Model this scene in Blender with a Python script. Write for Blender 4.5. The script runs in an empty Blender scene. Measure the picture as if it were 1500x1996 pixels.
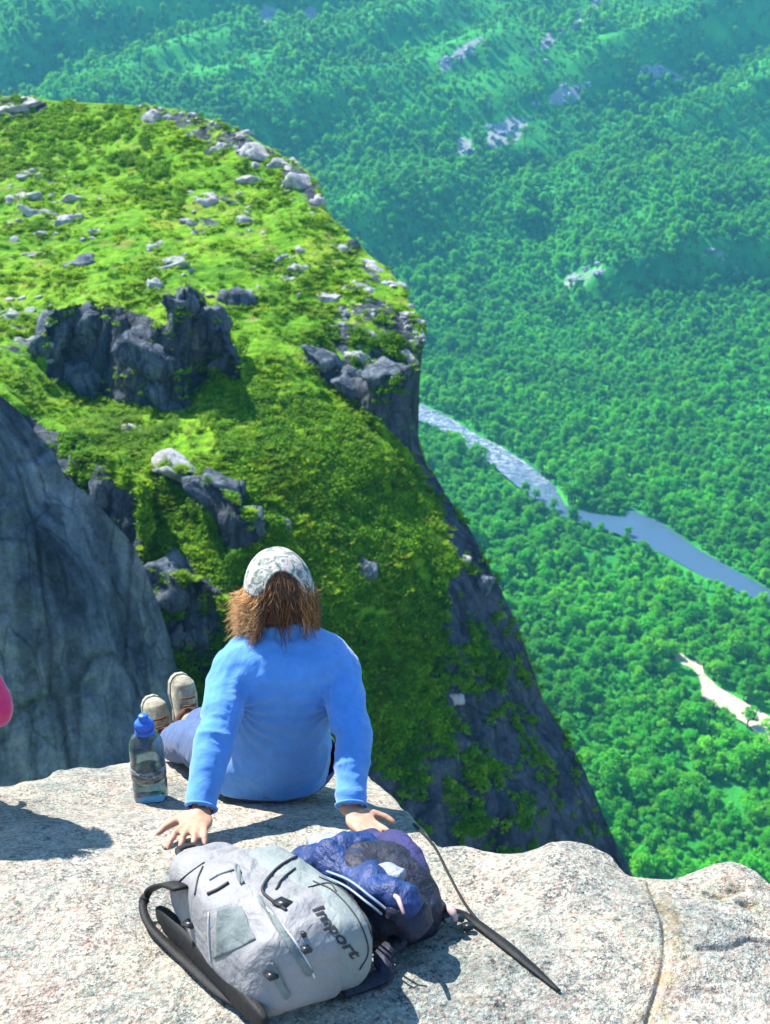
import bpy, bmesh, math, random
import numpy as np
from mathutils import Vector, Matrix
from mathutils.bvhtree import BVHTree

R = math.radians
scene = bpy.context.scene
COL = scene.collection
rng = np.random.default_rng(7)
random.seed(7)

# ------------------------------------------------------------------ camera
CAMZ = 2.1
PITCH = R(25)
F = 2400.0
camd = bpy.data.cameras.new('camera')
cam = bpy.data.objects.new('camera', camd)
COL.objects.link(cam)
cam.location = (0, 0, CAMZ)
cam.rotation_euler = (R(65), 0, 0)
camd.sensor_fit = 'VERTICAL'
camd.sensor_height = 24
camd.lens = 24 * F / 1996
camd.clip_start = 0.05
camd.clip_end = 9000
camd.dof.use_dof = True
camd.dof.focus_distance = 3.0
camd.dof.aperture_fstop = 5.6
scene.camera = cam

# ------------------------------------------------------------------ light
SUN = Vector((-0.49, 0.47, 0.77)).normalized()
world = bpy.data.worlds.new('World')
scene.world = world
world.use_nodes = True
wn = world.node_tree
wn.nodes.clear()
sky = wn.nodes.new('ShaderNodeTexSky')
sky.sky_type = 'NISHITA'
sky.sun_disc = False
sky.sun_elevation = math.asin(SUN.z)
sky.sun_rotation = math.atan2(SUN.x, SUN.y)
sky.altitude = 600
sky.air_density = 1.1
sky.dust_density = 0.05
sky.ozone_density = 5.0
bg = wn.nodes.new('ShaderNodeBackground')
bg.inputs['Strength'].default_value = 0.10
wo = wn.nodes.new('ShaderNodeOutputWorld')
wn.links.new(sky.outputs[0], bg.inputs[0])
wn.links.new(bg.outputs[0], wo.inputs[0])
sd = bpy.data.lights.new('sun', 'SUN')
sd.energy = 5.0
sd.angle = R(0.53)
sd.color = (1.0, 0.96, 0.88)
sun = bpy.data.objects.new('sun', sd)
COL.objects.link(sun)
sun.rotation_euler = SUN.to_track_quat('Z', 'Y').to_euler()
sun.location = (-20, 20, 30)
scene.view_settings.view_transform = 'Standard'
scene.view_settings.look = 'None'
scene.view_settings.gamma = 1
scene.view_settings.use_curve_mapping = False
scene.view_settings.exposure = 1.6
cy = scene.cycles
cy.max_bounces = 10
cy.diffuse_bounces = 3
cy.glossy_bounces = 2
cy.transmission_bounces = 10
cy.transparent_max_bounces = 6
cy.volume_bounces = 0
cy.use_denoising = True
cy.caustics_reflective = False
cy.caustics_refractive = False

# ------------------------------------------------------------------ maths helpers
CP, SP = math.cos(PITCH), math.sin(PITCH)

def raydir(u, v):
    a = (np.asarray(u, float) - 750) / F
    b = (998 - np.asarray(v, float)) / F
    return a, CP + b * SP, -SP + b * CP

def P(u, v, y):
    """point seen at photo position (u, v) that lies y metres out from the camera's foot"""
    dx, dy, dz = raydir(u, v)
    t = y / dy
    return Vector((float(dx * t), float(y), float(CAMZ + dz * t)))

def Parr(u, v, y):
    dx, dy, dz = raydir(u, v)
    t = y / dy
    return np.stack([dx * t, y + 0 * t, CAMZ + dz * t], -1)

def project(p):
    x, y, z = p[..., 0], p[..., 1], p[..., 2] - CAMZ
    d = y * CP - z * SP
    h = y * SP + z * CP
    return 750 + F * x / d, 998 - F * h / d

def _hash(ix, iy, iz, seed):
    n = (ix.astype(np.int64) * 374761393 + iy.astype(np.int64) * 668265263 +
         iz.astype(np.int64) * 2147483647 + seed * 1274126177) & 0x7fffffff
    n = ((n ^ (n >> 13)) * 1274126177) & 0x7fffffff
    n = ((n ^ (n >> 15)) * 974634777) & 0x7fffffff
    n = n ^ (n >> 16)
    return (n & 0xffffff) / float(0xffffff)

def vnoise(p, seed=0):
    i = np.floor(p)
    f = p - i
    f = f * f * f * (f * (f * 6 - 15) + 10)
    ix, iy, iz = i[..., 0], i[..., 1], i[..., 2]
    r = 0
    for a in (0, 1):
        for b in (0, 1):
            for c in (0, 1):
                w = (f[..., 0] if a else 1 - f[..., 0]) * (f[..., 1] if b else 1 - f[..., 1]) * (f[..., 2] if c else 1 - f[..., 2])
                r = r + w * _hash(ix + a, iy + b, iz + c, seed)
    return r * 2 - 1

def fbm(p, scale, octv=4, seed=0, gain=0.5):
    q = np.asarray(p, float) / scale
    r, a, s = 0, 1.0, 0
    for k in range(octv):
        r = r + a * vnoise(q * (2.03 ** k) + 17.3 * k, seed + k)
        s += a
        a *= gain
    return r / s

def ridged(p, scale, octv=4, seed=0):
    q = np.asarray(p, float) / scale
    r, a, s = 0, 1.0, 0
    for k in range(octv):
        r = r + a * (1 - np.abs(vnoise(q * (2.1 ** k) + 9.1 * k, seed + k)) * 2)
        s += a
        a *= 0.5
    return r / s

def sstep(a, b, x):
    t = np.clip((x - a) / (b - a), 0, 1)
    return t * t * (3 - 2 * t)

def inpoly(u, v, poly):
    u = np.asarray(u); v = np.asarray(v)
    r = np.zeros(u.shape, bool)
    n = len(poly)
    for i in range(n):
        x0, y0 = poly[i]; x1, y1 = poly[(i + 1) % n]
        if y0 == y1:
            continue
        c = ((y0 > v) != (y1 > v)) & (u < (x1 - x0) * (v - y0) / (y1 - y0) + x0)
        r ^= c
    return r

# ------------------------------------------------------------------ material helpers
def new_mat(name, rough=0.8, spec=0.3):
    m = bpy.data.materials.new(name)
    m.use_nodes = True
    b = m.node_tree.nodes['Principled BSDF']
    b.inputs['Roughness'].default_value = rough
    b.inputs['Specular IOR Level'].default_value = spec
    return m, m.node_tree, b

class NT:
    def __init__(s, nt): s.nt = nt
    def n(s, t, **kw):
        x = s.nt.nodes.new(t)
        for k, v in kw.items(): setattr(x, k, v)
        return x
    def l(s, a, b): s.nt.links.new(a, b)
    def coord(s, kind='Object'):
        return s.n('ShaderNodeTexCoord').outputs[kind]
    def mapped(s, src, scale):
        m = s.n('ShaderNodeMapping')
        m.inputs['Scale'].default_value = scale
        s.l(src, m.inputs['Vector'])
        return m.outputs[0]
    def noise(s, src, scale, detail=4, rough=0.55, dist=0):
        x = s.n('ShaderNodeTexNoise')
        x.inputs['Scale'].default_value = scale
        x.inputs['Detail'].default_value = detail
        x.inputs['Roughness'].default_value = rough
        x.inputs['Distortion'].default_value = dist
        s.l(src, x.inputs['Vector'])
        return x.outputs['Fac']
    def voro(s, src, scale, feature='F1', out='Distance', rnd=1.0):
        x = s.n('ShaderNodeTexVoronoi', feature=feature)
        x.inputs['Scale'].default_value = scale
        x.inputs['Randomness'].default_value = rnd
        s.l(src, x.inputs['Vector'])
        return x.outputs[out]
    def ramp(s, fac, stops, interp='LINEAR'):
        x = s.n('ShaderNodeValToRGB')
        x.color_ramp.interpolation = interp
        e = x.color_ramp.elements
        while len(e) < len(stops): e.new(0.5)
        for q, (p, c) in zip(e, stops):
            q.position = p
            q.color = (*c, 1) if len(c) == 3 else c
        s.l(fac, x.inputs[0])
        return x.outputs[0]
    def mix(s, fac, a, b, mode='MIX'):
        x = s.n('ShaderNodeMix', data_type='RGBA', blend_type=mode)
        for sock, val in ((x.inputs[0], fac), (x.inputs[6], a), (x.inputs[7], b)):
            if hasattr(val, 'links') or isinstance(val, bpy.types.NodeSocket): s.l(val, sock)
            elif isinstance(val, (int, float)): sock.default_value = val
            else: sock.default_value = (*val, 1)
        return x.outputs[2]
    def math(s, op, a, b=None, clamp=False):
        x = s.n('ShaderNodeMath', operation=op, use_clamp=clamp)
        for i, val in enumerate((a, b)):
            if val is None: continue
            if isinstance(val, bpy.types.NodeSocket): s.l(val, x.inputs[i])
            else: x.inputs[i].default_value = val
        return x.outputs[0]
    def attr(s, name, out='Fac'):
        return s.n('ShaderNodeAttribute', attribute_name=name).outputs[out]
    def bump(s, h, strength, dist, bsdf, prev=None):
        x = s.n('ShaderNodeBump')
        x.inputs['Strength'].default_value = strength
        x.inputs['Distance'].default_value = dist
        s.l(h, x.inputs['Height'])
        if prev: s.l(prev, x.inputs['Normal'])
        s.l(x.outputs[0], bsdf.inputs['Normal'])
        return x.outputs[0]

def plain(name, col, rough=0.7, spec=0.3, var=0.12, scale=40, bump=0.0, bd=0.002, metal=0):
    m, nt, b = new_mat(name, rough, spec)
    k = NT(nt)
    f = k.noise(k.coord(), scale, 4)
    lo = tuple(c * (1 - var) for c in col); hi = tuple(min(1, c * (1 + var)) for c in col)
    k.l(k.ramp(f, [(0.3, lo), (0.7, hi)]), b.inputs['Base Color'])
    b.inputs['Metallic'].default_value = metal
    if bump: k.bump(f, bump, bd, b)
    return m

def wscale(k):
    """world position (all meshes here are in world metres)"""
    return k.n('ShaderNodeNewGeometry').outputs['Position']

def mat_granite():
    m, nt, b = new_mat('granite', 0.85, 0.25)
    k = NT(nt); p = wscale(k)
    big = k.noise(p, 2.6, 5, 0.65)
    c = k.ramp(big, [(0.30, (0.20, 0.24, 0.225)), (0.42, (0.34, 0.35, 0.31)), (0.52, (0.46, 0.43, 0.355)), (0.72, (0.48, 0.455, 0.40))])
    pk = k.ramp(k.noise(p, 5.1, 4, 0.7, 1.0), [(0.54, (0, 0, 0)), (0.66, (1, 1, 1))])
    c = k.mix(k.math('MULTIPLY', pk, 0.6), c, (0.42, 0.28, 0.235))
    gn = k.ramp(k.noise(k.mapped(p, (1.1, 1.3, 1)), 6.3, 4, 0.7, 1.5), [(0.53, (0, 0, 0)), (0.66, (1, 1, 1))])
    c = k.mix(k.math('MULTIPLY', gn, 0.6), c, (0.19, 0.26, 0.225))
    # mineral grains, coarse and fine
    clump = k.ramp(k.noise(p, 16, 4, 0.75), [(0.38, (0, 0, 0)), (0.58, (1, 1, 1))])
    for sc_, a1, a2 in ((100, 0.5, 0.25), (200, 0.7, 0.4)):
        g1 = k.voro(p, sc_, out='Color')
        sep = k.n('ShaderNodeSeparateColor'); k.l(g1, sep.inputs[0])
        dark = k.ramp(sep.outputs[0], [(0.74, (0, 0, 0)), (0.77, (1, 1, 1))])
        c = k.mix(k.math('MULTIPLY', k.math('MULTIPLY', dark, clump), a1), c, (0.035, 0.042, 0.05))
        lite = k.ramp(sep.outputs[1], [(0.72, (0, 0, 0)), (0.76, (1, 1, 1))])
        c = k.mix(k.math('MULTIPLY', lite, a2), c, (0.62, 0.60, 0.55))
        pinkg = k.ramp(sep.outputs[2], [(0.84, (0, 0, 0)), (0.87, (1, 1, 1))])
        c = k.mix(k.math('MULTIPLY', pinkg, 0.4), c, (0.44, 0.25, 0.20))
    g2 = k.noise(p, 60, 4, 0.8)
    c = k.mix(0.9, c, k.ramp(g2, [(0.36, (0.55, 0.57, 0.58)), (0.50, (1, 1, 1)), (0.68, (1.1, 1.1, 1.1))]), 'MULTIPLY')
    # thin weathering cracks
    ln = k.voro(k.mapped(p, (1.0, 1.6, 1)), 2.2, feature='DISTANCE_TO_EDGE')
    lnm = k.ramp(ln, [(0.0, (1, 1, 1)), (0.012, (0, 0, 0))])
    lb = k.ramp(k.noise(p, 1.7, 2), [(0.52, (0, 0, 0)), (0.62, (1, 1, 1))])
    cr = k.math('MULTIPLY', lnm, lb)
    c = k.mix(k.math('MULTIPLY', cr, 0.12), c, (0.10, 0.09, 0.075))
    och = k.attr('lichen')
    om = k.math('MULTIPLY', och, k.ramp(k.noise(p, 26, 4, 0.7), [(0.42, (0, 0, 0)), (0.6, (1, 1, 1))]))
    c = k.mix(k.math('MULTIPLY', om, 0.5), c, (0.34, 0.24, 0.09))
    k.l(c, b.inputs['Base Color'])
    c0_ = c
    mo = k.ramp(k.noise(p, 1.6, 6, 0.7, 0.8), [(0.34, (0.50, 0.55, 0.55)), (0.47, (0.78, 0.79, 0.78)), (0.60, (0.95, 0.92, 0.86)), (0.75, (0.80, 0.76, 0.70))])
    c = k.mix(1.0, c, mo, 'MULTIPLY')
    k.l(c, b.inputs['Base Color'])
    h = k.math('ADD', k.math('MULTIPLY', k.noise(p, 14, 6, 0.7), 1.0), k.math('MULTIPLY', k.noise(p, 120, 3, 0.7), 0.25))
    h = k.math('SUBTRACT', h, k.math('MULTIPLY', cr, 0.05))
    k.bump(h, 1.0, 0.028, b)
    return m

def rock_colour(k, p, s, streak=0.32):
    """grey cliff rock; s is the size of its features in metres"""
    st = k.noise(k.mapped(p, (1 / s, 1 / s, streak / s)), 1.0, 7, 0.68, 0.6)
    c = k.ramp(st, [(0.30, (0.05, 0.075, 0.105)), (0.45, (0.15, 0.19, 0.24)), (0.60, (0.28, 0.32, 0.35)), (0.78, (0.42, 0.42, 0.41))])
    li = k.ramp(k.noise(p, 0.6 / s, 4, 0.6, 1), [(0.60, (0, 0, 0)), (0.72, (1, 1, 1))])
    c = k.mix(k.math('MULTIPLY', li, 0.4), c, (0.15, 0.20, 0.13))
    vs = k.ramp(k.noise(k.mapped(p, (2.4 / s, 2.4 / s, 0.10 / s)), 1.0, 4, 0.6), [(0.40, (0.30, 0.34, 0.40)), (0.52, (1, 1, 1)), (0.64, (1, 1, 1)), (0.72, (1.5, 1.5, 1.45))])
    c = k.mix(0.75, c, vs, 'MULTIPLY')
    jt = k.voro(k.mapped(p, (0.8 / s, 0.8 / s, 0.35 / s)), 1.0, feature='DISTANCE_TO_EDGE')
    jm = k.ramp(jt, [(0.0, (0.25, 0.25, 0.25)), (0.035, (1, 1, 1))])
    c = k.mix(0.5, c, jm, 'MULTIPLY')
    sm = k.n('ShaderNodeSeparateColor'); k.l(jm, sm.inputs[0])
    j2 = k.voro(k.mapped(p, (2.6 / s, 2.6 / s, 1.1 / s)), 1.0, feature='DISTANCE_TO_EDGE')
    m2 = k.ramp(j2, [(0.0, (0.4, 0.4, 0.4)), (0.05, (1, 1, 1))])
    bl = k.ramp(k.noise(p, 0.9 / s, 3), [(0.48, (0, 0, 0)), (0.56, (1, 1, 1))])
    c = k.mix(k.math('MULTIPLY', bl, 0.7), c, k.mix(1.0, c, m2, 'MULTIPLY'))
    c = k.mix(0.8, c, k.ramp(k.noise(p, 5 / s, 4, 0.8), [(0.36, (0.55, 0.58, 0.62)), (0.55, (1, 1, 1)), (0.68, (1.4, 1.38, 1.3))]), 'MULTIPLY')
    st = k.math('ADD', st, k.math('MULTIPLY', sm.outputs[0], 0.25))
    return c, st

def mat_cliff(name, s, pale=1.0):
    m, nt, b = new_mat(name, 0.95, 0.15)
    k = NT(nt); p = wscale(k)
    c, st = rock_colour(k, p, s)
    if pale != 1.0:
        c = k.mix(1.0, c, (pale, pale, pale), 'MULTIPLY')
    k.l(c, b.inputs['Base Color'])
    k.bump(k.math('ADD', st, k.math('MULTIPLY', k.noise(p, 3.5 / s, 5, 0.75), 0.6)), 1.0, 0.45 * s, b)
    return m

def mat_boulder():
    m, nt, b = new_mat('boulder_rock', 0.9, 0.2)
    k = NT(nt); p = wscale(k)
    f = k.noise(p, 0.9, 6, 0.7, 0.5)
    c = k.ramp(f, [(0.28, (0.14, 0.16, 0.17)), (0.45, (0.36, 0.37, 0.37)), (0.62, (0.56, 0.54, 0.52)), (0.8, (0.64, 0.58, 0.54))])
    g = k.ramp(k.noise(p, 2.2, 4, 0.6, 1), [(0.56, (0, 0, 0)), (0.66, (1, 1, 1))])
    c = k.mix(k.math('MULTIPLY', g, 0.6), c, (0.20, 0.26, 0.10))
    pk = k.ramp(k.noise(p, 0.35, 3), [(0.52, (0, 0, 0)), (0.62, (1, 1, 1))])
    c = k.mix(k.math('MULTIPLY', pk, 0.35), c, (0.58, 0.42, 0.36))
    c = k.mix(1.0, c, (0.86, 0.87, 0.90), 'MULTIPLY')
    k.l(c, b.inputs['Base Color'])
    k.bump(k.math('ADD', f, k.math('MULTIPLY', k.noise(p, 5, 4, 0.7), 0.6)), 0.9, 0.3, b)
    return m

def mat_meadow():
    m, nt, b = new_mat('meadow_and_rock', 0.95, 0.15)
    k = NT(nt); p = wscale(k)
    rc, st = rock_colour(k, p, 3.2)
    rc = k.mix(1.0, rc, (0.36, 0.36, 0.38), 'MULTIPLY')
    n1 = k.noise(p, 0.13, 4, 0.6, 0.6)
    g = k.ramp(n1, [(0.30, (0.08, 0.22, 0.012)), (0.44, (0.13, 0.31, 0.012)), (0.56, (0.18, 0.36, 0.014)), (0.72, (0.27, 0.34, 0.03))])
    n2 = k.noise(p, 1.1, 5, 0.7)
    g = k.mix(0.8, g, k.ramp(n2, [(0.33, (0.35, 0.5, 0.4)), (0.55, (1, 1, 1)), (0.72, (1.25, 1.15, 0.9))]), 'MULTIPLY')
    mp = k.n('ShaderNodeMapping'); mp.inputs['Rotation'].default_value = (0, 0, R(-38)); mp.inputs['Scale'].default_value = (0.22, 1.5, 0.6)
    k.l(p, mp.inputs['Vector'])
    g = k.mix(0.75, g, k.ramp(k.noise(mp.outputs[0], 1.0, 5, 0.7), [(0.36, (0.42, 0.55, 0.5)), (0.52, (1, 1, 1)), (0.68, (1.3, 1.15, 1.0))]), 'MULTIPLY')
    br = k.ramp(k.noise(p, 0.42, 3, 0.6), [(0.57, (0, 0, 0)), (0.70, (1, 1, 1))])
    g = k.mix(k.math('MULTIPLY', br, 0.55), g, (0.28, 0.19, 0.08))
    a = k.math('ADD', k.attr('rock'), k.math('MULTIPLY', k.math('SUBTRACT', k.noise(p, 0.35, 5, 0.7), 0.5), 1.3))
    f = k.ramp(a, [(0.46, (0, 0, 0)), (0.56, (1, 1, 1))])
    k.l(k.mix(f, g, rc), b.inputs['Base Color'])
    k.bump(k.math('ADD', n2, k.math('MULTIPLY', st, 0.8)), 0.9, 0.6, b)
    return m

def mat_leaf(name, cols, nscale, wscl=None, transl=0.35):
    m, nt, b = new_mat(name, 0.75, 0.2)
    k = NT(nt)
    oi = k.n('ShaderNodeObjectInfo')
    c = k.ramp(oi.outputs['Random'], [(i / max(1, len(cols) - 1), q) for i, q in enumerate(cols)])
    p = wscale(k)
    n = k.noise(p, nscale, 3, 0.6)
    c = k.mix(0.9, c, k.ramp(n, [(0.35, (0.50, 0.62, 0.80)), (0.5, (0.95, 0.95, 0.9)), (0.66, (1.35, 1.2, 0.8))]), 'MULTIPLY')
    if wscl:
        c = k.mix(0.6, c, k.ramp(k.noise(p, wscl, 3, 0.6), [(0.38, (0.42, 0.55, 1.1)), (0.60, (1.3, 1.15, 0.9))]), 'MULTIPLY')  # broad blue-dark patches put hillside shadow into the leaf colour
    out = nt.nodes['Material Output']
    k.l(c, b.inputs['Base Color'])
    tr = k.n('ShaderNodeBsdfTranslucent')
    k.l(k.mix(0.5, c, (0.25, 0.45, 0.02), 'MIX'), tr.inputs[0])
    ms = k.n('ShaderNodeMixShader')
    ms.inputs[0].default_value = transl
    k.l(b.outputs[0], ms.inputs[1]); k.l(tr.outputs[0], ms.inputs[2])
    k.l(ms.outputs[0], out.inputs['Surface'])
    return m

def mat_valley():
    m, nt, b = new_mat('valley_floor', 0.95, 0.1)
    k = NT(nt); p = wscale(k)
    n = k.noise(p, 0.02, 5, 0.65)
    g = k.ramp(n, [(0.3, (0.015, 0.12, 0.03)), (0.5, (0.03, 0.24, 0.03)), (0.7, (0.07, 0.36, 0.04))])
    rc, st = rock_colour(k, p, 14)
    rc = k.mix(0.5, rc, (0.42, 0.42, 0.38))
    a = k.math('ADD', k.attr('rock'), k.math('MULTIPLY', k.math('SUBTRACT', k.noise(p, 0.06, 5, 0.7), 0.5), 0.8))
    f = k.ramp(a, [(0.48, (0, 0, 0)), (0.62, (1, 1, 1))])
    k.l(k.mix(f, g, rc), b.inputs['Base Color'])
    k.bump(k.noise(p, 0.15, 5, 0.7), 0.8, 3.0, b)
    return m

# ------------------------------------------------------------------ object helpers
def mesh_obj(name, verts, faces, mat, parent=None, smooth=True, link=True):
    me = bpy.data.meshes.new(name)
    me.from_pydata([tuple(map(float, v)) for v in verts] if not isinstance(verts, np.ndarray) else verts.tolist(), [], faces if isinstance(faces, list) else faces.tolist())
    me.update()
    if smooth:
        me.polygons.foreach_set('use_smooth', [True] * len(me.polygons))
    mats = mat if isinstance(mat, (list, tuple)) else [mat]
    for q in mats: me.materials.append(q)
    o = bpy.data.objects.new(name, me)
    if link: COL.objects.link(o)
    if parent: o.parent = parent; o.matrix_parent_inverse = parent.matrix_world.inverted()
    return o

def bm_obj(name, bm, mat, parent=None, smooth=True):
    me = bpy.data.meshes.new(name)
    bm.to_mesh(me); bm.free()
    if smooth: me.polygons.foreach_set('use_smooth', [True] * len(me.polygons))
    mats = mat if isinstance(mat, (list, tuple)) else [mat]
    for q in mats: me.materials.append(q)
    o = bpy.data.objects.new(name, me)
    COL.objects.link(o)
    if parent: o.parent = parent; o.matrix_parent_inverse = parent.matrix_world.inverted()
    return o

def set_attr(o, name, arr):
    a = o.data.attributes.new(name, 'FLOAT', 'POINT')
    a.data.foreach_set('value', np.asarray(arr, np.float32))

def empty(name, loc, label, cat, group=None):
    o = bpy.data.objects.new(name, None)
    COL.objects.link(o)
    o.location = loc
    o.empty_display_size = 0.1
    bpy.context.view_layer.update()
    tag(o, label, cat, group)
    return o

def tag(o, label, cat, group=None):
    o['label'] = label; o['category'] = cat
    if group: o['group'] = group
    return o

def grid_faces(nr, nc, wrap=False):
    i = np.arange(nr - 1)[:, None]; j = np.arange(nc if wrap else nc - 1)[None, :]
    j2 = (j + 1) % nc
    a = i * nc + j; b = i * nc + j2; c = (i + 1) * nc + j2; d = (i + 1) * nc + j
    return np.stack([a, b, c, d], -1).reshape(-1, 4)

def tube(pts, rad, seg=8, caps=True, flat=1.0, up=None):
    """verts, faces of a tube through pts; rad number or list"""
    pts = [Vector(p) for p in pts]
    n = len(pts)
    rad = [rad] * n if isinstance(rad, (int, float)) else rad
    V, Fc = [], []
    prev = None
    for i, p in enumerate(pts):
        t = (pts[min(i + 1, n - 1)] - pts[max(i - 1, 0)]).normalized()
        ref = up if up else Vector((0, 0, 1))
        if prev is None:
            if abs(t.dot(ref)) > 0.95: ref = Vector((1, 0, 0))
            x = t.cross(ref).normalized()
        else:
            x = (prev - t * prev.dot(t)).normalized()
        prev = x
        y = t.cross(x)
        for k in range(seg):
            a = 2 * math.pi * k / seg
            V.append(p + x * math.cos(a) * rad[i] + y * math.sin(a) * rad[i] * flat)
    for i in range(n - 1):
        for k in range(seg):
            a = i * seg + k; b = i * seg + (k + 1) % seg
            Fc.append((a, b, b + seg, a + seg))
    if caps:
        Fc.append(tuple(range(seg - 1, -1, -1)))
        Fc.append(tuple((n - 1) * seg + k for k in range(seg)))
    return V, Fc

def join(parts):
    V, Fc = [], []
    for v, f in parts:
        o = len(V)
        V += list(v)
        Fc += [tuple(int(i) + o for i in q) for q in f]
    return V, Fc

def smooth_path(pts, n):
    """Catmull-Rom resample"""
    pts = [np.array(p, float) for p in pts]
    P_ = [2 * pts[0] - pts[1]] + pts + [2 * pts[-1] - pts[-2]]
    out = []
    m = len(pts) - 1
    for i in range(n):
        s = i / (n - 1) * m
        k = min(int(s), m - 1); t = s - k
        a, b, c, d = P_[k:k + 4]
        out.append(0.5 * ((2 * b) + (c - a) * t + (2 * a - 5 * b + 4 * c - d) * t * t + (3 * b - 3 * c + d - a) * t ** 3))
    return out

def scatter(name, pts, scl, rotz, var, sources, label=None, tilt=None):
    """ONE object whose points carry instances of the source meshes (geometry nodes)"""
    me = bpy.data.meshes.new(name)
    me.from_pydata(pts.tolist(), [], [])
    for nm, arr, t in (('scl', scl, 'FLOAT'), ('var', var, 'INT')):
        a = me.attributes.new(nm, t, 'POINT')
        a.data.foreach_set('value', np.asarray(arr, np.float32 if t == 'FLOAT' else np.int32))
    a = me.attributes.new('rot', 'FLOAT_VECTOR', 'POINT')
    rv = np.zeros((len(pts), 3), np.float32)
    rv[:, 2] = rotz
    if tilt is not None: rv[:, 0] = tilt[:, 0]; rv[:, 1] = tilt[:, 1]
    a.data.foreach_set('vector', rv.ravel())
    o = bpy.data.objects.new(name, me)
    COL.objects.link(o)
    ng = bpy.data.node_groups.new(name + '_nodes', 'GeometryNodeTree')
    ng.interface.new_socket('Geometry', in_out='INPUT', socket_type='NodeSocketGeometry')
    ng.interface.new_socket('Geometry', in_out='OUTPUT', socket_type='NodeSocketGeometry')
    N = ng.nodes; L = ng.links
    gi = N.new('NodeGroupInput'); go = N.new('NodeGroupOutput')
    jn = N.new('GeometryNodeJoinGeometry')
    def nattr(n, t):
        x = N.new('GeometryNodeInputNamedAttribute'); x.data_type = t
        x.inputs[0].default_value = n
        return x.outputs[0]
    sA, rA, vA = nattr('scl', 'FLOAT'), nattr('rot', 'FLOAT_VECTOR'), nattr('var', 'INT')
    for i, src in enumerate(sources):
        oi = N.new('GeometryNodeObjectInfo'); oi.inputs['Object'].default_value = src
        ip = N.new('GeometryNodeInstanceOnPoints')
        cmp = N.new('FunctionNodeCompare'); cmp.data_type = 'INT'; cmp.operation = 'EQUAL'
        ints = [s for s in cmp.inputs if s.type == 'INT']
        L.new(vA, ints[0]); ints[1].default_value = i
        L.new(gi.outputs[0], ip.inputs['Points'])
        L.new(cmp.outputs[0], ip.inputs['Selection'])
        L.new(oi.outputs['Geometry'], ip.inputs['Instance'])
        er = N.new('FunctionNodeEulerToRotation'); L.new(rA, er.inputs[0])
        L.new(er.outputs[0], ip.inputs['Rotation'])
        L.new(sA, ip.inputs['Scale'])
        L.new(ip.outputs[0], jn.inputs[0])
    L.new(jn.outputs[0], go.inputs[0])
    md = o.modifiers.new('scatter', 'NODES'); md.node_group = ng
    o['kind'] = 'stuff'
    if label: o['label'] = label
    return o

# ================================================================== VALLEY
FLOOR = CAMZ - 350.0

def slope_start(x):
    return 1080 + 0.10 * x + 60 * np.sin(x / 260.0)

def terrain_z(x, y):
    x = np.asarray(x, float); y = np.asarray(y, float)
    p = np.stack([x, y, 0 * x], -1)
    d = y - slope_start(x)
    up = np.maximum(d, 0)
    z = FLOOR + 0.50 * (np.sqrt(up * up + 160 ** 2) - 160) * 1.06
    z = z - 0.03 * np.minimum(d, 0) * 0.2
    # spurs and gullies running up to the right
    ca, sa = math.cos(R(38)), math.sin(R(38))
    q = np.stack([(x * ca + y * sa) / 620.0, (-x * sa + y * ca) / 120.0, 0 * x], -1)
    amp = sstep(0, 350, d)
    z = z + amp * (36 * vnoise(q, 3) + 22 * vnoise(q * 2.3 + 5, 4) + 12 * fbm(p, 90, 4, 5))
    # rounded green hill and the cliff band under it, on the right
    hill = sstep(150, 330, x - 0.1 * (y - 1200)) * np.exp(-((y - 1330) / 170.0) ** 2)
    z = z + 46 * hill
    yc = 1215 + 0.12 * (x - 250) + 12 * fbm(p, 60, 3, 9)
    band = sstep(170, 230, x) * sstep(yc - 9, yc + 9, y) * (1 - sstep(1300, 1500, y))
    z = z + 34 * band
    z = z + 3.5 * fbm(p, 45, 4, 11)
    # the valley floor falls a little towards the river
    return z

def ground_hit(u, v):
    """where the view line through (u, v) meets the valley terrain (arrays)"""
    u = np.asarray(u, float); v = np.asarray(v, float)
    dx, dy, dz = raydir(u, v)
    lo = np.full(u.shape, 250.0); hi = np.full(u.shape, 2900.0)
    ys = np.linspace(260, 2900, 420)
    found = np.zeros(u.shape, bool); res = np.full(u.shape, 2900.0); prev = 250.0
    for yv in ys:
        t = yv / dy
        below = (CAMZ + dz * t) < terrain_z(dx * t, np.full(u.shape, yv))
        newly = below & ~found
        res[newly] = yv
        found |= below
    a = res - (ys[1] - ys[0]); b = res.copy()
    for _ in range(14):
        m_ = 0.5 * (a + b); t = m_ / dy
        below = (CAMZ + dz * t) < terrain_z(dx * t, m_)
        b = np.where(below, m_, b); a = np.where(below, a, m_)
    t = b / dy
    return np.stack([dx * t, b, CAMZ + dz * t], -1)

river_poly = [(780, 770), (815, 785), (870, 810), (925, 845), (975, 870), (1030, 905), (1085, 950), (1100, 985), (1150, 1000),
              (1215, 1008), (1228, 992), (1290, 1020), (1360, 1070), (1430, 1110), (1500, 1150), (1600, 1205), (1760, 1290),
              (1760, 1335), (1590, 1235), (1500, 1180), (1440, 1155), (1375, 1128), (1300, 1085), (1235, 1055), (1200, 1040), (1140, 1025),
              (1085, 1003), (1060, 990), (1010, 950), (965, 912), (930, 885), (880, 850), (835, 828), (800, 815), (770, 805)]
river_poly = [(u, v + (0 if i < 15 else -1)) for i, (u, v) in enumerate(river_poly)]
bar_poly = [(1305, 1255), (1330, 1275), (1345, 1288), (1366, 1285), (1372, 1312), (1398, 1338), (1440, 1362), (1480, 1385), (1540, 1420), (1620, 1470),
            (1620, 1520), (1540, 1465), (1490, 1440), (1450, 1408), (1400, 1382), (1360, 1350), (1335, 1322), (1300, 1312), (1318, 1290)]
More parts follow.
